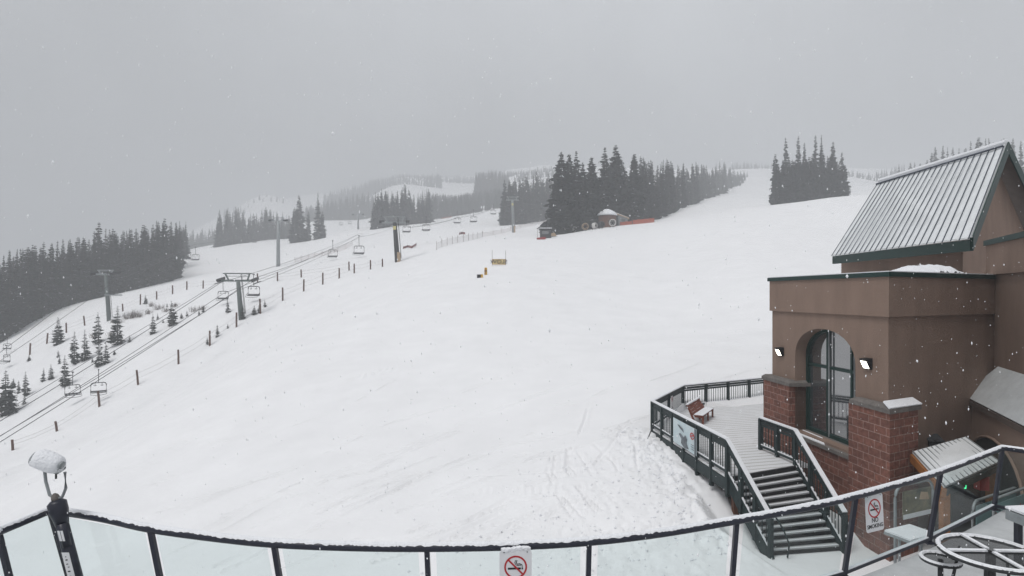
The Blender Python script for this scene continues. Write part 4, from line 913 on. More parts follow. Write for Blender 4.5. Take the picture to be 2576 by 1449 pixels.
rope([(1030,572,107),(1150,548,160),(1240,525,210),(1300,508,165),(1390,512,230)], .045, 'lower steel rope from the dark lift tower to the pale tower by the central trees')
# chairs
def make_chair(label):
    t = thing('lift_chair', (0,0,0), label, 'lift chair', 'empty lift chairs')
    g = MB(); g.box((0,0,-.02), (.22,.55,.18)); g.build('grip', 'darksteel', t)
    MB().tube([(0,0,0),(0,0,-.9),(.0,.05,-1.7),(.0,.12,-2.3)], .055, 8).build('hanger_arm', 'chairsteel', t, True)
    w, zt, zb = 1.12, -2.3, -4.0
    pts = [(-w+.12,.1,zb),(-w,.1,zb+.25),(-w,.1,zt-.35),(-w+.12,.1,zt-.08),(-w+.38,.1,zt),(w-.38,.1,zt),(w-.12,.1,zt-.08),(w,.1,zt-.35),(w,.1,zb+.25),(w-.12,.1,zb)]
    MB().tube(pts, .075, 8).build('bail_frame', 'chairsteel', t, True)
    MB().hexa([(-w+.05,-.45,zb-.04),(w-.05,-.45,zb-.04),(w-.05,.15,zb-.1),(-w+.05,.15,zb-.1),(-w+.05,-.45,zb+.10),(w-.05,-.45,zb+.10),(w-.05,.15,zb+.06),(-w+.05,.15,zb+.06)]).build('seat', 'seat', t)
    MB().hexa([(-w+.08,.12,zb+.1),(w-.08,.12,zb+.1),(w-.08,.17,zb+.1),(-w+.08,.17,zb+.1),(-w+.08,.22,zb+.30),(w-.08,.22,zb+.30),(w-.08,.27,zb+.30),(-w+.08,.27,zb+.30)]).build('backrest', 'seat', t)
    m_ = MB()
    for s in (-1,1):
        q = MB(); q.tube([(s*.72,.0,zt-.42),(s*.5,-.05,zt-.52),(s*.28,-.05,zt-.42)], .045, 6); q.tube([(s*.5,-.05,zt-.54),(s*.5,.02,zt-.3),(s*.5,.1,zt)], .04, 6); q.build('headrest_bracket', 'chairsteel', t)
    m_.tube([(-(w+.02),.0,zb+.4),(-(w+.05),-.5,zb+.12),(-(w+.05),-.75,zb-.25),(-w*.4,-.85,zb-.36),(w*.4,-.85,zb-.36),(w+.05,-.75,zb-.25),(w+.05,-.5,zb+.12),(w+.02,.0,zb+.4)], .042, 6)
    m_.build('safety_bar', 'chairsteel', t)
    MB().hexa([(-w+.1,-.42,zb+.102),(w-.1,-.42,zb+.102),(w-.1,.10,zb+.066),(-w+.1,.10,zb+.066),(-w+.1,-.42,zb+.135),(w-.1,-.42,zb+.135),(w-.1,.10,zb+.10),(-w+.1,.10,zb+.10)]).build('snow', 'snowcap', t)
    return t
CH = [(561,707,756,30,.05,'empty lift chair hanging on the left side of the nearest lift tower'),
      (638,690,748,32,-.1,'empty lift chair hanging on the right side of the nearest lift tower'),
      (837,606,649,28,.05,'left one of two close empty lift chairs, left of the dark tower'),
      (903,593,642,30,-.05,'right one of two close empty lift chairs, just left of the dark tower'),
      (183,925,998,33,.85,'empty lift chair low over the gully, left of another in front of a post'),
      (248,915,992,33,.6,'empty lift chair low over the gully in front of a leaning fence post'),
      (18,848,880,22,.3,'empty lift chair near the left edge, the upper of two'),
      (16,868,914,24,-.3,'empty lift chair near the left edge, the lower of two'),
      (492,622,656,21,.0,'empty lift chair clear of the forest edge at the left'),
      (470,620,654,21,.3,'empty lift chair half in front of the left forest edge'),
      (1023,552,586,26,.05,'empty lift chair right beside the top of the dark tower'),
      (1072,548,582,26,-.05,'empty lift chair second to the right of the dark tower'),
      (1150,532,563,22,.05,'lift chair against the snow edge with its seat dark, third right of the dark tower'),
      (1191,528,560,22,-.1,'empty lift chair on bright snow, fourth right of the dark tower'),
      (1241,518,540,18,.1,'smallest lift chair at the right end of the rope behind the dark tower'),
      (1309,510,530,16,.0,'faint snowy lift chair just right of the pale tower'),(1339,505,528,16,.1,'faint snowy lift chair, second right of the pale tower'),
      (1362,502,525,16,-.1,'faint snowy lift chair, third right of the pale tower'),(1277,516,533,15,.1,'faint snowy lift chair partly behind the pale tower'),
      (622,598,612,14,.0,'far lift chair at the foot of the trees behind the slim pale tower, left one'),(640,597,611,14,.2,'far lift chair at the foot of the trees behind the slim pale tower, right one'),
      (731,566,581,13,.1,'far lift chair in front of the pair of tall spruces'),(812,562,575,13,.1,'far lift chair to the right of the pair of tall spruces'),
      (858,556,567,11,.0,'far lift chair left of the faint tower on the crest'),(880,553,564,11,.1,'far lift chair touching the faint tower on the crest')]
proto = None
for px, pyt, pyb, wpx, rz, lab in CH:
    d = 4.3*F/(pyb-pyt) if pyb-pyt > 40 else 2.4*F/wpx
    d = min(d, hit(px, pyb+2)*.97)
    s = max(.75*wpx/F*d/2.3, min((pyb-pyt)/F*d/4.3, 1.0*wpx/F*d/2.3))
    o = make_chair(lab) if proto is None else copy_tree(proto); proto = proto or o
    place(o, P(px, pyb, d)+Vector((0,0,4.34*s)), rz, s, lab)
# ------------------------------------------------------------------ fence posts and rope
fp = None
def fence_row(rows, lead, grp, rr, names):
    global fp; tops = []
    n = len(rows)
    for i, (px, pyt, pyb, d) in enumerate(rows):
        b_, d = onground(px, pyb); h = (pyb-pyt)/F*d
        if fp is None:
            rs = random.Random(2); v = MB().tube([(0,0,-.5),(.01,0,.5),(0,.008,1.0)], [.088,.082,.078], 9); fp = v.build('fence_post', 'post'); fp['category'] = 'fence post'; o = fp
        else: o = fp.copy(); C.objects.link(o)
        o.location = b_; o.scale = (1.45, 1.45, h); o.rotation_euler = (random.uniform(-.03,.03), -.10*(px < 360)-random.uniform(-.02,.03), random.random()*3)
        o['label'] = names[i]; o['group'] = grp; tops.append(b_+Vector((0,0,h)))
    for f in (.78, .42):
        pts = []
        for a, b_ in zip(tops[:-1], tops[1:]):
            ga, gb_ = Vector((a.x,a.y,gz(a.x,a.y))), Vector((b_.x,b_.y,gz(b_.x,b_.y)))
            p, q = ga.lerp(a,f), gb_.lerp(b_,f); pts += [p, p.lerp(q,.5)-Vector((0,0,.12))]
        pts.append(q); tag(MB().tube(pts, .010, 4).build('fence_line', 'twig', None, org=pts[0]), f'thin {"upper" if f > .6 else "lower"} line strung along the {lead} row of brown posts', 'fence line')
N1 = ['short brown fence post sunk in snow at the lower left end of the near row','brown fence post next uphill from the sunken end post of the near row','leaning brown fence post right below a hanging lift chair','leaning brown fence post on bare snow, first uphill from the low lift chairs',
      'tall brown fence post standing alone midway up the near row','brown fence post with a tiny spruce at its left side','brown fence post just left of the foot of the nearest lift tower','brown fence post with dark saplings at its left, right of the nearest tower',
      'tall brown fence post first on open snow right of the nearest tower','tall brown fence post second on open snow right of the nearest tower','brown fence post third on open snow right of the nearest tower','brown fence post fourth on open snow right of the nearest tower',
      'brown fence post close in front of the end of the far post row','brown fence post third from the dark lift tower','small brown fence post nearest the dark lift tower']
N2 = ['brown fence post of the far row closest to the left edge','brown fence post left of the spruce standing by the forest edge','brown fence post just right of the spruce by the forest edge','brown fence post left of the tower in front of the forest',
      'brown fence post just right of the tower in front of the forest','brown fence post left of the lone small spruce of the far row','brown fence post right of the lone small spruce of the far row','brown fence post of the far row, fourth right of the forest tower','brown fence post of the far row, fifth right of the forest tower',
      'brown fence post of the far row, nearest on the left to the nearest lift tower','brown fence post partly behind the right hand chair of the nearest tower','brown fence post of the far row under the slim pale tower','brown fence post of the far row, alone right of the slim pale tower','brown fence post at the upper end of the far row, touching the near row']
fence_row(POSTS1, 'near', 'posts of the near fence row', .1, N1)
fence_row(POSTS2, 'far', 'posts of the far fence row', .1, N2)
# ------------------------------------------------------------------ nets, signs, huts
def net(pts, hgt, name, label, m_='net', every=1, sag=.12):
    b_ = [onground(px, py, 146 if px > 1550 else 1e9)[0] for px, py in pts]; o = thing(name, b_[0], label, 'safety net', None)
    nm, pm = MB(), MB()
    for i, q in enumerate(b_):
        if i % every == 0: pm.tube([q-Vector((0,0,.2)), q+Vector((random.uniform(-.08,.08),0,hgt*1.25))], .032, 5)
    up = Vector((0,0,1))
    for p, q in zip(b_[:-1], b_[1:]):
        for k in range(3):
            a, c = p.lerp(q,k/3), p.lerp(q,(k+1)/3); sa, sc2 = sag*math.sin(math.pi*k/3), sag*math.sin(math.pi*(k+1)/3)
            nm.slab([a+up*.05, c+up*.05, c+up*(hgt-sc2), a+up*(hgt-sa)], .02)
            nm.bar(a+up*(hgt-sa), c+up*(hgt-sc2), .03, .05)
    nm.build('netting', m_, o); pm.build('stakes', 'post', o); o.children[1]['kind'] = 'stuff'; return o
net([(1098,629),(1112,622),(1125,618),(1138,615),(1151,612),(1166,609),(1178,606),(1190,604),(1202,601),(1214,597)], 1.35, 'safety_net', 'pinkish stake net fence curving below the pale lift tower', 'netgrey')
net([(1214,597),(1240,592),(1262,588),(1285,582),(1310,574),(1340,568),(1368,562),(1388,557)], 1.2, 'safety_net', 'grey pink net running behind the foot of the pale lift tower to the trees', 'net')
net([(742,661),(758,657),(775,653),(792,649),(810,645),(830,640),(850,634),(870,627),(886,618)], 1.2, 'safety_net', 'faint pink net fence under the two close lift chairs', 'net')
net([(1014,627),(1026,623),(1036,625),(1047,618)], .5, 'fallen_net', 'crumpled red net lying on the snow right of the dark tower', 'netred', sag=0)
net([(1155,591),(1163,589),(1170,590)], .6, 'fallen_net', 'small heap of dark red net on the snow below the far chairs', 'netred', sag=0)
net([(1110,551),(1122,549),(1136,547)], .9, 'safety_net', 'short orange net at the tree line behind the third chair from the dark tower', 'netorange')
net([(1592,561),(1606,560),(1622,558),(1636,556),(1646,553)], 1.15, 'safety_net', 'orange net fence right of the round hut', 'netorange')
net([(1560,563),(1575,562),(1590,560)], .9, 'safety_net', 'orange net piece between the shed and the longer orange net', 'netorange')
# banner reading SLOW seen from behind, its two bamboo poles, pads
b_, d = onground(1255, 669); sw = 34/F*d; bh = 14/F*d
sl2 = thing('slow_banner', b_, 'yellow SLOW banner seen from behind, hung between two thin poles on the open slope', 'banner')
def sb_(x, y, z): return b_+Vector((x, y, z))
MB().slab([sb_(-sw/2,0,.12),sb_(sw/2,0,.12),sb_(sw/2,0,.12+bh),sb_(-sw/2,0,.12+bh)], .02).build('cloth', 'bannercloth', sl2)
text_mesh('SLOW', bh*.95, 'lettering', 'black', sl2, Matrix.Translation(sb_(0,-.035,.12+bh*.5))@Matrix.Rotation(math.pi/2,4,'X')@Matrix.Scale(-1.15,4,(1,0,0)), .004)
q = MB()
for x in (-sw/2+.02, 0, sw/2-.02): q.box(sb_(x,-.03,.12+bh/2), (.05,.012,bh))
for z in (.14, .10+bh): q.box(sb_(0,-.028,z), (sw,.008,.03))
q.build('border', 'timber', sl2)
for x in (-sw/2, sw/2): MB().tube([sb_(x,.02,-.3), sb_(x+.01,.02,39/F*d)], .022, 6).build('pole', 'post', sl2)
b_, d = onground(1207, 699); w_ = 14/F*d; pd_ = thing('safety_pad', b_, 'low black and yellow pad box left of the SLOW banner', 'pad', 'pads by the banner')
MB().box(b_+Vector((-.1,.1,.18)), (w_*.62,.4,.40), .3).build('box', 'black', pd_); MB().box(b_+Vector((w_*.32,.08,.2)), (w_*.36,.38,.38), .3).build('end_panel', 'yellow', pd_)
b_, d = onground(1222, 692); h_ = 18/F*d; pd_ = thing('safety_pad', b_, 'upright yellow pad on the snow between the pad box and the SLOW banner', 'pad', 'pads by the banner')
MB().tube([b_-Vector((0,0,.1)), b_+Vector((0,0,h_*.9)), b_+Vector((0,0,h_))], [.17,.17,.13], 10).build('roll', 'yellow', pd_, True)
MB().tube([b_+Vector((.0,0,h_*.45)), b_+Vector((0,0,h_*.6))], .178, 10).build('strap', 'black', pd_); MB().box(b_+Vector((-.04,-.16,h_*.5)), (.09,.04,h_*.8)).build('seam', 'timber', pd_)
# round hut with a domed snow roof, lean-to shed, fan guns, booth
b_, d = onground(1527, 571, 147); hw = 22.5/F*d; wh = 27/F*d
hut = thing('round_hut', b_, 'round brown board hut under a thick dome of snow below tall spruces', 'hut')
MB().tube([b_-Vector((0,0,.6)), b_+Vector((0,0,wh))], hw, 20).build('wall', 'hutwood', hut)
rf_ = MB().lathe([(hw*1.13,wh-.05),(hw*1.14,wh+.05),(hw*.05,wh+1.05),(0,wh+1.06)], b_, 24).build('roof', 'fasciaboard', hut)
rs = random.Random(6); MB().lathe([(hw*1.15,wh+.06),(hw*1.13,wh+.40),(hw*.92,wh+.9),(hw*.6,wh+1.35),(hw*.25,wh+1.7),(0,wh+1.8)], b_, 24).build('roof_snow', 'snowcap', rf_, True)
MB().box(b_+Vector((hw*.1,-hw*1.0,wh*.38)), (.55,.12,.75)).build('window', 'interior', hut)
b2, d2_ = onground(1566, 566, 147); sx = 26/F*d2_; zl, zr = 28/F*d2_, 17/F*d2_
sh = thing('lean_to_shed', b2, 'small grey shed with a sloping pale roof edge beside the round hut', 'shed')
MB().hexa([b2+Vector(v) for v in ((-sx/2,0,-.5),(sx/2,0,-.5),(sx/2,2.5,-.5),(-sx/2,2.5,-.5),(-sx/2,0,zl),(sx/2,0,zr),(sx/2,2.5,zr),(-sx/2,2.5,zl))]).build('wall', 'galv', sh)
rfo = MB().hexa([b2+Vector(v) for v in ((-sx/2-.35,-.35,zl+.02),(sx/2+.35,-.35,zr-.1),(sx/2+.35,2.7,zr-.1),(-sx/2-.35,2.7,zl+.02),(-sx/2-.35,-.35,zl+.24),(sx/2+.35,-.35,zr+.12),(sx/2+.35,2.7,zr+.12),(-sx/2-.35,2.7,zl+.24))]).build('roof', 'lumber', sh)
MB().hexa([b2+Vector(v) for v in ((-sx/2-.3,-.25,zl+.25),(sx/2+.3,-.25,zr+.13),(sx/2+.3,2.6,zr+.13),(-sx/2-.3,2.6,zl+.25),(-sx/2-.3,-.25,zl+.36),(sx/2+.3,-.25,zr+.22),(sx/2+.3,2.6,zr+.22),(-sx/2-.3,2.6,zl+.36))]).build('roof_snow', 'snowcap', rfo)
MB().box(b2+Vector((-sx/2+.12,-.02,zl/2)), (.16,.08,zl)).build('corner_post', 'black', sh); MB().box(b2+Vector((.2,-.02,.75)), (.9,.05,1.5)).build('door', 'towergreen', sh)
def fan_gun(px, pyb, rpx, rz, label, ringm):
    b_, d = onground(px, pyb, 141); r = rpx/F*d; g = thing('snow_gun', b_, label, 'snow gun', 'fan snow guns by the hut')
    c = b_+Vector((0,0,r*1.25)); R = Matrix.Rotation(rz, 3, 'Z')
    ax = R@Matrix(((1,0,0),(0,0,-1),(0,1,0)))
    MB().lathe([(r*.78,-.45),(r,-.35),(r,.35),(r*.86,.5),(r*.8,.5),(r*.88,.3),(r*.82,-.35)], c, 20, ax=ax).build('fan_ring', ringm, g, True)
    m_ = MB(); m_.lathe([(0,-.3),(r*.3,-.3),(r*.25,.4),(0,.5)], c, 10, ax=ax)
    for k in range(6): a = k*math.pi/3; m_.bar(c, c+ax@Vector((r*.85*math.cos(a), r*.85*math.sin(a), 0)), .06, .12)
    m_.build('fan', 'darksteel', g)
    m_ = MB(); m_.tube([c-Vector((0,0,r)), b_+Vector((0,0,.1))], .09, 6)
    for k in range(3): a = k*2.1+.5; m_.tube([b_+Vector((0,0,.35)), b_+Vector((r*math.cos(a)*1.1, r*math.sin(a)*1.1, -.1))], .06, 6)
    m_.build('carriage', 'darksteel', g)
fan_gun(1472, 578, 8.5, .2, 'fan snow gun with a bright tan ring, left of the round hut', 'lumber')
fan_gun(1496, 576, 7.5, .8, 'grey fan snow gun just left of the hut wall', 'gun')
fan_gun(1419, 581, 6.5, -.6, 'grey fan snow gun under the big spruce, nearest the dark booth', 'gun')
fan_gun(1443, 580, 6.5, .9, 'grey fan snow gun under the big spruce, left of the tan ringed one', 'gun')
fan_gun(1513, 573, 8, .3, 'dark fan snow gun in front of the hut door', 'darksteel')
fan_gun(1541, 570, 9, -.2, 'red and white ringed fan snow gun at the right of the hut front', 'gun')
b_, d = onground(1373, 600); w_ = 31/F*d; h_ = 24/F*d
bo = thing('lift_booth', b_, 'small dark booth with snow on its flat roof, left of the big spruces', 'booth')
MB().box(b_+Vector((0,1.2,h_/2-.2)), (w_*.88,2.2,h_+.2)).build('wall', 'darksteel', bo)
r_ = MB().box(b_+Vector((0,1.2,h_-.02)), (w_*1.08,2.8,.12)).build('roof', 'black', bo); MB().box(b_+Vector((0,1.2,h_+.14)), (w_*1.0,2.6,.2)).build('roof_snow', 'snowcap', r_)
MB().box(b_+Vector((-.1,.08,h_*.62)), (w_*.55,.06,h_*.32)).build('window', 'pane', bo)
b3, d = onground(1358, 603); rp_ = thing('sled', b3, 'low red sled lying left of the dark booth', 'sled'); MB().hexa([b3+Vector(v) for v in ((-.5,-.2,.0),(1.2,-.2,.0),(1.2,.4,.0),(-.5,.4,.0),(-.7,-.25,.35),(1.2,-.25,.55),(1.2,.45,.55),(-.7,.45,.35))]).build('hull', 'redpaint', rp_)
MB().tube([b3+Vector((-.5,0,0)), b3+Vector((-.5,0,2.2))], .03, 5).build('flag_pole', 'post', rp_)
b3, d = onground(1390, 596); sm2 = thing('snowmobile', b3, 'pale yellow parked snow machine tucked right of the dark booth', 'snowmobile')
MB().hexa([b3+Vector(v) for v in ((-.7,0,.15),(.9,0,.15),(.9,.8,.15),(-.7,.8,.15),(-.5,.1,.75),(.5,.1,.9),(.5,.7,.9),(-.5,.7,.75))]).build('body', 'lumber', sm2)
MB().bar(b3+Vector((-.8,.4,.08)), b3+Vector((1.2,.4,.08)), .5, .14).build('track', 'black', sm2); MB().bar(b3+Vector((.3,.4,.9)), b3+Vector((.1,.4,1.25)), .6, .05).build('windshield', 'pane', sm2)
#@@PART5
# ------------------------------------------------------------------ trees
def conifer(seed, whorls=34, nb=7, rad=.15, power=.85, ragged=.35, dens=3, snow=.13):
    """unit height spruce: trunk and whorls of drooping branches carrying hanging needle sprays"""
    rs = random.Random(seed); cr, tk = MB(), MB()
    tk.tube([(0,0,-.04),(0,0,.3),(0,0,.7),(0,0,.97)], [.013,.010,.006,.0015], 6, cap=False)
    bald = rs.uniform(.0,.03); asym = rs.uniform(0, 6.28)
    for i in range(whorls):
        t = (i+rs.uniform(-.3,.3))/whorls; t = max(.01,min(.985,t)); z0 = bald+.015+t*(.985-bald)
        prof = (rad*((1-t)**power)*(1.0-.25*max(0,.12-t)/.12)+.006)*rs.uniform(.72,1.18)
        for k in range(nb if t < .85 else max(4,nb-2)):
            a = rs.uniform(0,2*math.pi); ln = prof*(1+ragged*rs.uniform(-1,.55))*(1+.18*math.cos(a-asym)); 
            if rs.random() < .06: ln *= .45
            d = Vector((math.cos(a),math.sin(a),0)); sd = Vector((-d.y,d.x,0)); dr = rs.uniform(.22,.5)*(1-.75*t)
            root = Vector((0,0,z0)); mid = root+d*ln*.55-Vector((0,0,ln*dr*.55)); tip = root+d*ln-Vector((0,0,ln*dr*.75))
            wd = ln*rs.uniform(.20,.34)+.003; hg = (ln*.34+.006)*rs.uniform(.6,1.3)
            sn = 1 if rs.random() < snow else 0
            cr.add([root, mid+sd*wd, tip, mid-sd*wd, mid-Vector((0,0,hg))], [(0,1,2),(0,2,3)], sn*2); cr.add([root, tip, mid-Vector((0,0,hg))], [(0,2,1)])
            for j in range(dens):
                u = rs.uniform(.3,1.0); q = root.lerp(tip,u); s_ = 1 if rs.random() < .5 else -1
                v = q+sd*s_*wd*rs.uniform(.5,1.1)-Vector((0,0,hg*rs.uniform(.2,1.0)))+d*ln*rs.uniform(.0,.18)
                cr.add([q, v, q+d*ln*.16-Vector((0,0,hg*.55))], [(0,1,2)])
    cr.add([(-.004,0,.94),(.004,0,.94),(0,0,1.0),(0,.004,.94)], [(0,1,2),(1,3,2)])
    return tk, cr
MESH = {}
def tree_mesh(key, m_, **k):
    tk, cr = conifer(**k); a = tk.build('trunk', 'bark'); b_ = cr.build('crown', [m_, 'bark', 'needlesnow'])
    whole = MB(); whole.add(tk.v, tk.f, 1); whole.add(cr.v, cr.f, 0); whole.m = [1]*len(tk.f)+cr.m; w_ = whole.build('spruce_tree', [m_, 'bark', 'needlesnow'])
    MESH[key] = (a.data, b_.data, w_.data)
    for o in (a, b_, w_): bpy.data.objects.remove(o)
for i in range(7): tree_mesh(('f', i), 'needle', seed=20+i, whorls=44, nb=8, rad=[.125,.15,.11,.165,.135,.10,.15][i], power=[.85,.7,.95,.8,1.05,.75,.6][i], ragged=.4, dens=3)
for i in range(3): tree_mesh(('b', i), 'needle', seed=50+i, whorls=44, nb=10, rad=[.215,.18,.20][i], power=[.75,.85,.68][i], ragged=.5, dens=6)
for i in range(4): tree_mesh(('y', i), 'needle2', seed=70+i, whorls=24, nb=8, rad=[.16,.13,.18,.145][i], power=.8, ragged=.5, dens=5, snow=.05)
NT = [0]; STUFF = []
def put_tree(kind, i, loc, h, wide, label, group, parts, cat='tree', name='spruce_tree'):
    t_, c_, w_ = MESH[(kind, i)]; rz = random.uniform(0, 6.28)
    if parts:
        o = thing(name, loc, label, cat, group)
        for nm, me in (('trunk', t_), ('crown', c_)):
            q = bpy.data.objects.new(nm, me); C.objects.link(q); q.parent = o
    else:
        o = bpy.data.objects.new(name, w_); C.objects.link(o); tag(o, label, cat, group)
    o.location = loc; o.scale = (h*wide, h*wide, h); o.rotation_euler = (0, 0, rz); NT[0] += 1; return o
def interp(pl, x):
    for (x0, y0), (x1, y1) in zip(pl[:-1], pl[1:]):
        if x0 <= x <= x1: return y0+(y1-y0)*(x-x0)/(x1-x0)
    return pl[0][1] if x < pl[0][0] else pl[-1][1]
def stand(x0, x1, base, top, n, rows, depth, label, group, seed, stuff=99, kinds='f', wide=1.0, dmul=None, jit=.12, first=None):
    """trees of one stand: a front row along the edge, further rows uphill behind it"""
    rs = random.Random(seed)
    for r in range(rows):
        for i in range(n):
            px = x0+(x1-x0)*(i+.5+rs.uniform(-.45,.45))/n; by, ty = interp(base, px), interp(top, px)
            d = RM(interp(dmul, px)); d2 = d+depth*r*rs.uniform(.75,1.25)
            x = (px-CX)/F*d2; z = gz(x, d2); ytop = ty+(by-ty)*(abs(rs.gauss(0, jit)) if r >= rows-1 or rows == 1 else rs.uniform(.0,.30))
            h = CZ-(ytop-HY)/F*d2-z
            if h < 4: h = rs.uniform(5, 8)
            kk = rs.randrange(7 if kinds == 'f' else 3)
            if r >= stuff: STUFF.append((x, d2, z, h, kk, wide*rs.uniform(.85,1.2)*(14/max(h,10))**.4))
            else: put_tree(kinds, kk, (x, d2, z-.15), h, wide*rs.uniform(.85,1.2)*(14/max(h,10))**.35, label, group, False)
# left forest along the piste edge
B1 = [(-80,905),(0,858),(40,838),(90,806),(170,771),(230,752),(330,731),(420,707),(440,690),(462,652),(472,642)]
T1_ = [(-80,650),(0,632),(60,612),(100,603),(150,600),(200,585),(250,562),(300,575),(360,560),(400,548),(440,537),(472,552)]
D1 = [(-80,112),(0,122),(90,132),(170,140),(250,148),(330,155),(430,168),(472,212)]
G = 'spruces of the forest on the left'
stand(-30, 470, B1, T1_, 44, 4, 12, 'dark hazy spruce in the dense forest along the left edge of the slope', G, 1, 2, dmul=D1, wide=.9)
put_tree('f', 1, Vector((P(249,700,160).x,160,gz(P(249,700,160).x,160))), CZ-(556-HY)/F*160-gz(P(249,700,160).x,160), 1.0, 'tall spruce whose top stands out highest above the middle of the left forest', G, False)
# stand and pair beyond the piste
stand(542, 735, [(540,622),(600,612),(640,606),(735,600)], [(540,528),(560,520),(600,515),(640,535),(675,512),(700,525),(735,540)], 17, 3, 14, 'hazy spruce in the stand between the left forest and the pair of tall spruces', 'spruces of the hazy middle left stand', 2, 1, dmul=[(540,235),(640,248),(735,255)])
for px, by, ty, d, wd, lab in [(752,611,487,222,1.15,'broad tall hazy spruce, left one of the pair standing forward on the piste edge'),(800,603,481,226,1.05,'tall ragged hazy spruce, right one of the pair standing forward on the piste edge'),(741,612,520,221,1.0,'lower spruce leaning against the left of the pair of tall hazy spruces'),(776,606,530,228,.9,'slim lower spruce between the pair of tall hazy spruces'),(811,602,530,227,1.0,'lower spruce at the right foot of the pair of tall hazy spruces')]:
    d = RM(d); x = (px-CX)/F*d; z = gz(x,d); put_tree('f', (px % 7), (x,d,z-.2), CZ-(ty-HY)/F*d-z, wd, lab, 'spruces of the forward pair', False)
stand(937, 1085, [(935,579),(1000,566),(1085,556)], [(935,500),(950,462),(965,470),(985,478),(1000,462),(1018,452),(1040,480),(1060,468),(1085,470)], 15, 3, 12, 'hazy grey spruce in the stand behind the dark lift tower', 'spruces behind the dark lift tower', 3, 1, dmul=[(935,220),(1080,240)])
stand(1085, 1262, [(1085,556),(1150,548),(1200,540),(1262,530)], [(1085,478),(1110,490),(1150,485),(1190,478),(1230,480),(1262,470)], 20, 3, 14, 'faint grey spruce of the tree line above the row of lift chairs', 'spruces above the row of lift chairs', 4, 0, dmul=[(1085,275),(1262,290)])
stand(1264, 1392, [(1262,569),(1300,562),(1392,545)], [(1262,450),(1290,440),(1310,445),(1350,422),(1362,440),(1392,430)], 14, 3, 11, 'grey spruce in the stand behind the pale lift tower', 'spruces behind the pale lift tower', 5, 2, dmul=[(1262,212),(1392,235)])
# the big dark spruces by the hut
G = 'big dark spruces by the hut'
for px, by, ty, d, wd, i, lab in [(1412,585,376,143,1.12,0,'broadest dark spruce at the left front of the trees, branches down to the snow'),(1432,584,382,146,.9,2,'dark spruce with a blunt forked top just behind the broadest spruce'),(1449,582,374,147,.85,1,'tall narrow dark spruce third from the left of the trees by the hut'),
        (1466,580,403,146,.9,0,'dark spruce between the broadest spruce and the gap above the snow guns'),(1487,577,391,148,1.0,2,'dark spruce right of the gap, above the snow guns'),(1522,570,365,155,.95,1,'dark tall pointed spruce standing right behind the round hut'),(1550,567,359,158,1.0,0,'highest pointed spruce behind the round hut and shed'),
        (1502,574,470,150,1.2,1,'lower bushy spruce left behind the round hut'),(1398,586,440,141,1.0,2,'lower dark spruce at the outer left edge of the big trees, above the booth'),(1425,582,455,142,1.3,1,'lower bushy spruce in front of the broad dark spruces')]:
    x = (px-CX)/F*d; z = gz(x,d); put_tree('b', i, (x,d,z-.2), CZ-(ty-HY)/F*d-z, wd, lab, G, True)
stand(1480, 1600, [(1480,577),(1520,571),(1600,562)], [(1480,420),(1500,430),(1530,420),(1570,390),(1590,372),(1600,380)], 9, 2, 8, 'dark spruce packed behind the round hut and the shed', G, 6, kinds='b', wide=.9, dmul=[(1480,152),(1600,165)])
stand(1595, 1880, [(1595,562),(1640,558),(1700,535),(1735,519),(1760,512),(1800,491),(1850,481),(1880,476)], [(1595,372),(1612,385),(1625,395),(1650,400),(1680,392),(1700,408),(1720,405),(1745,400),(1770,412),(1800,405),(1820,402),(1850,420),(1880,430)], 28, 4, 10, 'dark spruce in the long tree line that climbs right from the hut', 'spruces of the long tree line right of the hut', 7, 3, dmul=[(1595,168),(1700,205),(1760,235),(1800,258),(1880,320)])
# island clump
G = 'spruces of the island clump'
stand(1945, 2128, [(1940,505),(1975,512),(2040,504),(2130,496)], [(1940,410),(1960,392),(1985,385),(2010,395),(2050,380),(2090,372),(2112,395),(2130,420)], 18, 3, 6, 'dark spruce in the dense island clump on the right hand crest', G, 8, 2, wide=1.05, dmul=[(1940,178),(2130,184)])
for px, ty, lab in [(1976,342,'tall spruce with a clubbed top near the left side of the island clump'),(2008,338,'thin spire spruce left of the middle of the island clump'),(2024,355,'thin short spire just right of the left spire of the island clump'),(2052,336,'thin spire spruce right of the middle of the island clump'),(2066,335,'highest spruce of the island clump, right of its middle'),(2096,352,'tall ragged spruce at the right part of the island clump'),(2118,378,'bushy spruce at the right outer edge of the island clump'),(1950,385,'spruce at the left outer edge of the island clump')]:
    d = 182; x = (px-CX)/F*d; z = gz(x,d); put_tree('f', {1976:0,2008:5,2024:5,2052:5,2066:2,2096:1,2118:3,1950:6}[px], (x,d,z-.2), CZ-(ty-HY)/F*d-z, .85, lab, G, False)
stand(2255, 2600, [(2250,470),(2400,455),(2600,450)], [(2250,402),(2290,398),(2330,396),(2352,362),(2370,352),(2400,362),(2430,360),(2450,336),(2480,342),(2540,340),(2580,335),(2600,345)], 26, 1, 10, 'hazy spruce rising behind the ridge of the metal roof', 'spruces behind the metal roof', 9, dmul=[(2250,250),(2340,200),(2600,185)], jit=.12)
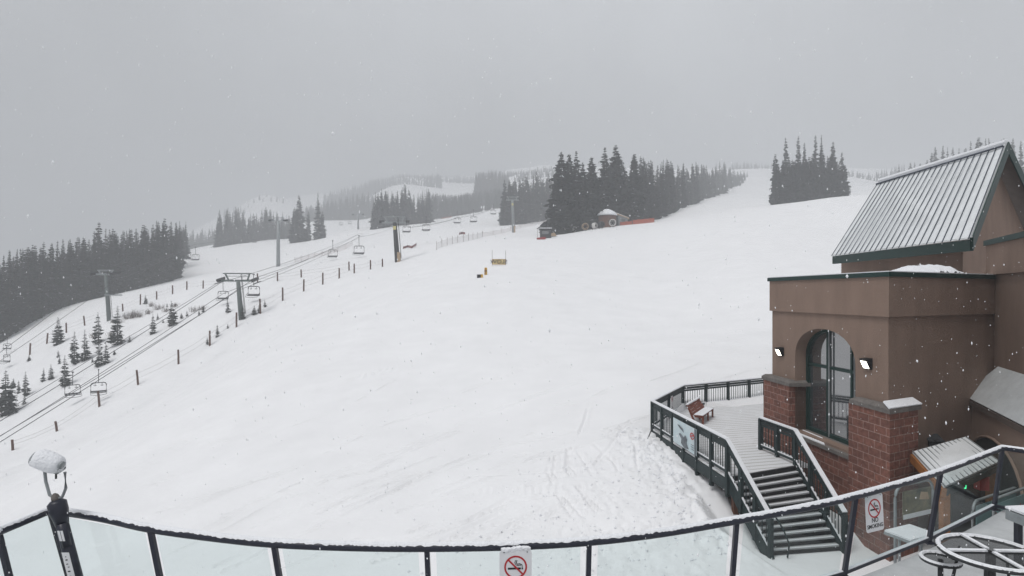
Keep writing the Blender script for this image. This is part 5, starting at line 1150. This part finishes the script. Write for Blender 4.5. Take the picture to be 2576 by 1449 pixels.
# far forests as masses
stand(474, 545, [(474,640),(545,620)], [(474,575),(545,565)], 9, 2, 14, '', '', 10, 0, dmul=[(474,300),(545,310)])
stand(735, 940, [(735,601),(815,600),(880,575),(940,560)], [(735,530),(815,500),(880,485),(940,478)], 44, 4, 24, '', '', 11, 0, dmul=[(735,330),(940,340)])
stand(815, 1110, [(815,535),(940,515),(1110,485)], [(815,480),(880,465),(940,448),(1110,432)], 58, 5, 22, '', '', 12, 0, dmul=[(815,450),(1100,450)])
stand(560, 720, [(560,545),(640,540),(720,530)], [(560,520),(640,505),(720,490)], 9, 2, 30, '', '', 13, 0, dmul=[(560,430),(720,440)])
stand(1198, 1310, [(1198,490),(1310,480)], [(1198,432),(1230,424),(1310,428)], 26, 4, 14, '', '', 14, 0, dmul=[(1198,440),(1300,430)])
stand(1300, 1430, [(1300,480),(1430,470)], [(1300,428),(1430,415)], 26, 4, 16, '', '', 15, 0, dmul=[(1300,390),(1420,380)])
stand(1840, 1960, [(1840,455),(1960,470)], [(1840,402),(1960,408)], 18, 2, 20, '', '', 16, 0, dmul=[(1840,430),(1960,420)])
stand(2125, 2270, [(2125,468),(2270,470)], [(2125,432),(2180,432),(2270,412)], 18, 2, 20, '', '', 17, 0, dmul=[(2125,370),(2270,340)])
stand(1080, 1264, [(1080,525),(1264,508)], [(1080,480),(1150,488),(1200,476),(1264,468)], 42, 4, 16, '', '', 19, 0, dmul=[(1080,315),(1264,305)])
stand(1196, 1280, [(1196,505),(1280,495)], [(1196,430),(1235,424),(1280,428)], 18, 4, 12, '', '', 20, 0, dmul=[(1196,350),(1280,345)])
stand(930, 1270, [(930,486),(1090,466),(1200,470),(1270,462)], [(930,446),(1000,436),(1090,440),(1200,436),(1270,424)], 60, 4, 30, '', '', 18, 0, dmul=[(930,500),(1090,520),(1200,500),(1270,480)])
vs, fs, off, mi_ = [], [], 0, []
_data = {}
for i in range(7):
    me = MESH[('f', i)][2]; n = len(me.vertices); co_ = np.empty(n*3); me.vertices.foreach_get('co', co_); _data[i] = (co_.reshape(-1,3), [tuple(p.vertices) for p in me.polygons], [p.material_index for p in me.polygons])
tris = []
for x, y, z, h, k, wd in STUFF:
    co_, pf, pm = _data[k]; a = random.uniform(0, 6.28); R = np.array([[math.cos(a),-math.sin(a),0],[math.sin(a),math.cos(a),0],[0,0,1]])
    v = (co_@R.T)*np.array([h*wd, h*wd, h])+np.array([x, y, z-.2]); vs.append(v)
    mi_ += pm; fs += [tuple(q+off for q in f) for f in pf]; off += len(v)
me = bpy.data.meshes.new('distant_forest'); me.from_pydata(np.concatenate(vs).tolist(), [], fs); me.materials.append(M['needle']); me.materials.append(M['bark']); me.materials.append(M['needlesnow']); me.polygons.foreach_set('material_index', mi_)
df = bpy.data.objects.new('distant_forest', me); C.objects.link(df); df['kind'] = 'stuff'
# young spruces in the gully
YT = [(146,868,797,2,'bushy young spruce standing by itself below the forest edge at the left'),(187,916,833,1,'slim young spruce, left one of the close pair in the gully'),(213,908,828,1,'slim young spruce, right one of the close pair in the gully'),(247,866,785,3,'tall young spruce behind the low hanging ropes, left of the broad one'),(249,924,845,1,'young spruce directly above the low lift chair in front of a post'),
      (296,868,767,0,'broadest and tallest young spruce of the gully, with layered branches'),(431,820,756,2,'broad young spruce right of the ropes, nearest the lift tower'),(384,840,788,3,'slim young spruce between the ropes'),(163,974,893,0,'dense young spruce left of the low lift chairs'),(14,1042,930,2,'large dense young spruce at the left picture edge'),
      (64,995,933,1,'slim young spruce right of the large one at the left edge'),(46,990,955,3,'small spruce between the large and the slim one at the left edge'),(34,978,952,2,'small bushy spruce close behind the large one at the left edge'),(128,955,914,0,'small spruce of the little group below the far post row, right one'),(110,960,924,1,'small spruce of the little group below the far post row, left one'),
      (266,916,862,3,'small spruce touching the right of the young spruce above the low chair'),(366,766,741,2,'lone small spruce in the far post row'),(572,786,748,1,'small spruce right below the left chair of the nearest tower'),(546,848,814,3,'small spruce on open snow left of the nearest tower foot'),(612,802,764,0,'small spruce against the foot of the nearest lift tower'),
      (640,792,768,2,'low dark sapling right of the nearest tower, left of a post'),(652,788,765,3,'low dark sapling touching the post right of the nearest tower'),(666,774,754,1,'tiny sapling right of the post near the tower'),(521,866,846,1,'tiny spruce beside a post of the near row'),(573,828,814,3,'tiny sapling between the open snow spruce and the tower post'),
      (73,910,893,2,'tiny sapling under the far row near the left edge'),(62,1017,993,1,'tiny sapling below the slim young spruce at the left edge'),(396,806,789,3,'tiny sapling above the slim spruce between the ropes'),(410,812,800,0,'tiny sapling left of the broad spruce by the ropes'),(456,800,785,2,'tiny sapling first right of the broad spruce by the ropes'),(470,796,780,1,'tiny sapling second right of the broad spruce by the ropes'),
      (500,794,778,3,'tiny sapling third right of the broad spruce by the ropes'),(512,786,770,0,'tiny sapling fourth right of the broad spruce by the ropes'),(326,862,842,1,'tiny sapling right of the broadest young spruce'),(287,894,880,2,'tiny sapling below the broadest young spruce'),(232,914,900,3,'tiny sapling between the close pair and the spruce above the chair'),(146,900,880,1,'tiny sapling below the lone bushy spruce at the left'),(180,880,862,2,'tiny sapling above the close pair of slim spruces'),(420,774,762,1,'tiny sapling beyond the ropes below the far post row'),(150,915,895,3,'tiny sapling left of the close pair of slim spruces')]
for px, by, ty, i, lab in YT:
    b_, d = onground(px, by); h = (by-ty)/F*d; put_tree('y', i, b_-Vector((0,0,.05)), h, 1.22 if h > 1.6 else 1.6, lab, 'young spruces in the gully', True, 'young tree', 'young_spruce')
# leafless willow scrub
rs = random.Random(9)
def scrub(name):
    mb = MB()
    for i in range(46):
        a, r_ = rs.uniform(0,6.28), rs.uniform(0,.7); p = Vector((r_*math.cos(a)*1.4, r_*math.sin(a), -.05)); l = rs.uniform(.35,1.0)
        q = p+Vector((rs.uniform(-.3,.3), rs.uniform(-.3,.3), l)); mb.tube([p, p.lerp(q,.6)+Vector((rs.uniform(-.08,.08),0,0)), q], [.018,.012,.004], 3, cap=False)
        for k in range(3): c = p.lerp(q, rs.uniform(.4,.95)); mb.tube([c, c+Vector((rs.uniform(-.2,.2),rs.uniform(-.2,.2),rs.uniform(.05,.3)))], [.009,.003], 3, cap=False)
    return mb.build(name, 'twig')
sc1 = scrub('willow_scrub'); first = True
for px, py, s, lab in [(335,800,1.5,'leafless brown scrub beside the broad young spruce, densest patch'),(318,804,1.2,'leafless scrub against the right of the forest tower foot'),(352,798,1.0,'leafless scrub right of the densest patch'),(372,790,1.0,'leafless scrub below the lone small spruce'),(398,780,1.1,'leafless scrub in the snow above the ropes'),(380,772,.9,'leafless scrub close under the lone small spruce of the far row'),(418,785,.9,'leafless scrub behind the broad spruce by the ropes'),
        (488,786,1.0,'leafless scrub among the tiny saplings right of the ropes'),(510,780,.9,'leafless scrub at the right end of the sapling patch'),(300,815,.9,'leafless scrub left of the broadest young spruce'),(285,812,.8,'leafless scrub behind the tall young spruce'),(236,850,.9,'leafless scrub left of the tall young spruce'),(278,845,.8,'leafless scrub between the tall and the broadest young spruces'),(440,772,.9,'leafless scrub beyond the broad spruce top, near the far posts')]:
    b_, d = onground(px, py); o = sc1 if first else sc1.copy()
    if not first: C.objects.link(o)
    first = False; place(o, b_, rs.uniform(0,6), s); tag(o, lab, 'shrub', 'leafless scrub in the gully')
# ------------------------------------------------------------------ broken snow lying on the trampled yard and along the deck
rs = random.Random(31); mb = MB(); pts_ = []
while len(pts_) < 1900:
    if rs.random() < .5:
        y = rs.uniform(14.6, 22.6); x = 5.55-(y-16.3)*.10-abs(rs.gauss(0, .75))-.05
    else: x, y = rs.gauss(3.0, 2.3), rs.gauss(15.8, 2.6)
    if y < 13.2 or x > 5.7-(y-16.3)*.10 or (x > 5.4 and y < 16.6): continue
    pts_.append((x, y))
pa_ = np.array(pts_); zz = np.empty(len(pa_))
ix = np.clip(np.searchsorted(gx, pa_[:,0])-1, 0, nx-2); iy = np.clip(np.searchsorted(gy, pa_[:,1])-1, 0, ny-2); ZG = zf.reshape(ny, nx)
fx = (pa_[:,0]-gx[ix])/(gx[ix+1]-gx[ix]); fy = (pa_[:,1]-gy[iy])/(gy[iy+1]-gy[iy])
zz = (ZG[iy,ix]*(1-fx)+ZG[iy,ix+1]*fx)*(1-fy)+(ZG[iy+1,ix]*(1-fx)+ZG[iy+1,ix+1]*fx)*fy
for (x, y), z in zip(pts_, zz):
    r_ = .011+.038*rs.random()**4; c = Vector((x, y, z+r_*.25)); f_ = lambda: r_*rs.uniform(.6,1.3)
    mb.add([c+Vector((f_(),0,0)), c+Vector((0,f_(),0)), c-Vector((f_(),0,0)), c-Vector((0,f_(),0)), c+Vector((rs.uniform(-.3,.3)*r_,0,f_()*.8)), c-Vector((0,0,r_))], [(0,1,4),(1,2,4),(2,3,4),(3,0,4),(1,0,5),(2,1,5),(3,2,5),(0,3,5)])
cl_ = mb.build('snow_clods', 'snowcap'); cl_['kind'] = 'stuff'
# ------------------------------------------------------------------ falling snow
rs = random.Random(12); mb = MB()
for i in range(5200):
    d = 3.0+42*rs.random()**1.5; x = rs.uniform(-.9,.9)*d; z = CZ+rs.uniform(-.5,.5)*d
    if z < gz(x, d)+.3: continue
    r_ = rs.uniform(.003,.008)*(1.0 if d > 7 else .6)*(2.1 if rs.random() < .035 else 1); st_ = rs.uniform(1.2,2.4); ti = Vector((rs.uniform(-.3,.3)*r_, 0, r_*st_)); c = Vector((x,d,z))
    mb.add([c+Vector((r_,0,0)), c+Vector((0,r_,0)), c-Vector((r_,0,0)), c-Vector((0,r_,0)), c+ti, c-ti], [(0,1,4),(1,2,4),(2,3,4),(3,0,4),(1,0,5),(2,1,5),(3,2,5),(0,3,5)])
fs_ = mb.build('falling_snow', 'flake'); fs_['kind'] = 'stuff'
print('TREES', NT[0], 'STUFF', len(STUFF))

for o in C.objects:
    if not o.parent and o.get('label') and not 4 <= len(o['label'].split()) <= 16: print('LABEL', len(o['label'].split()), o['label'])
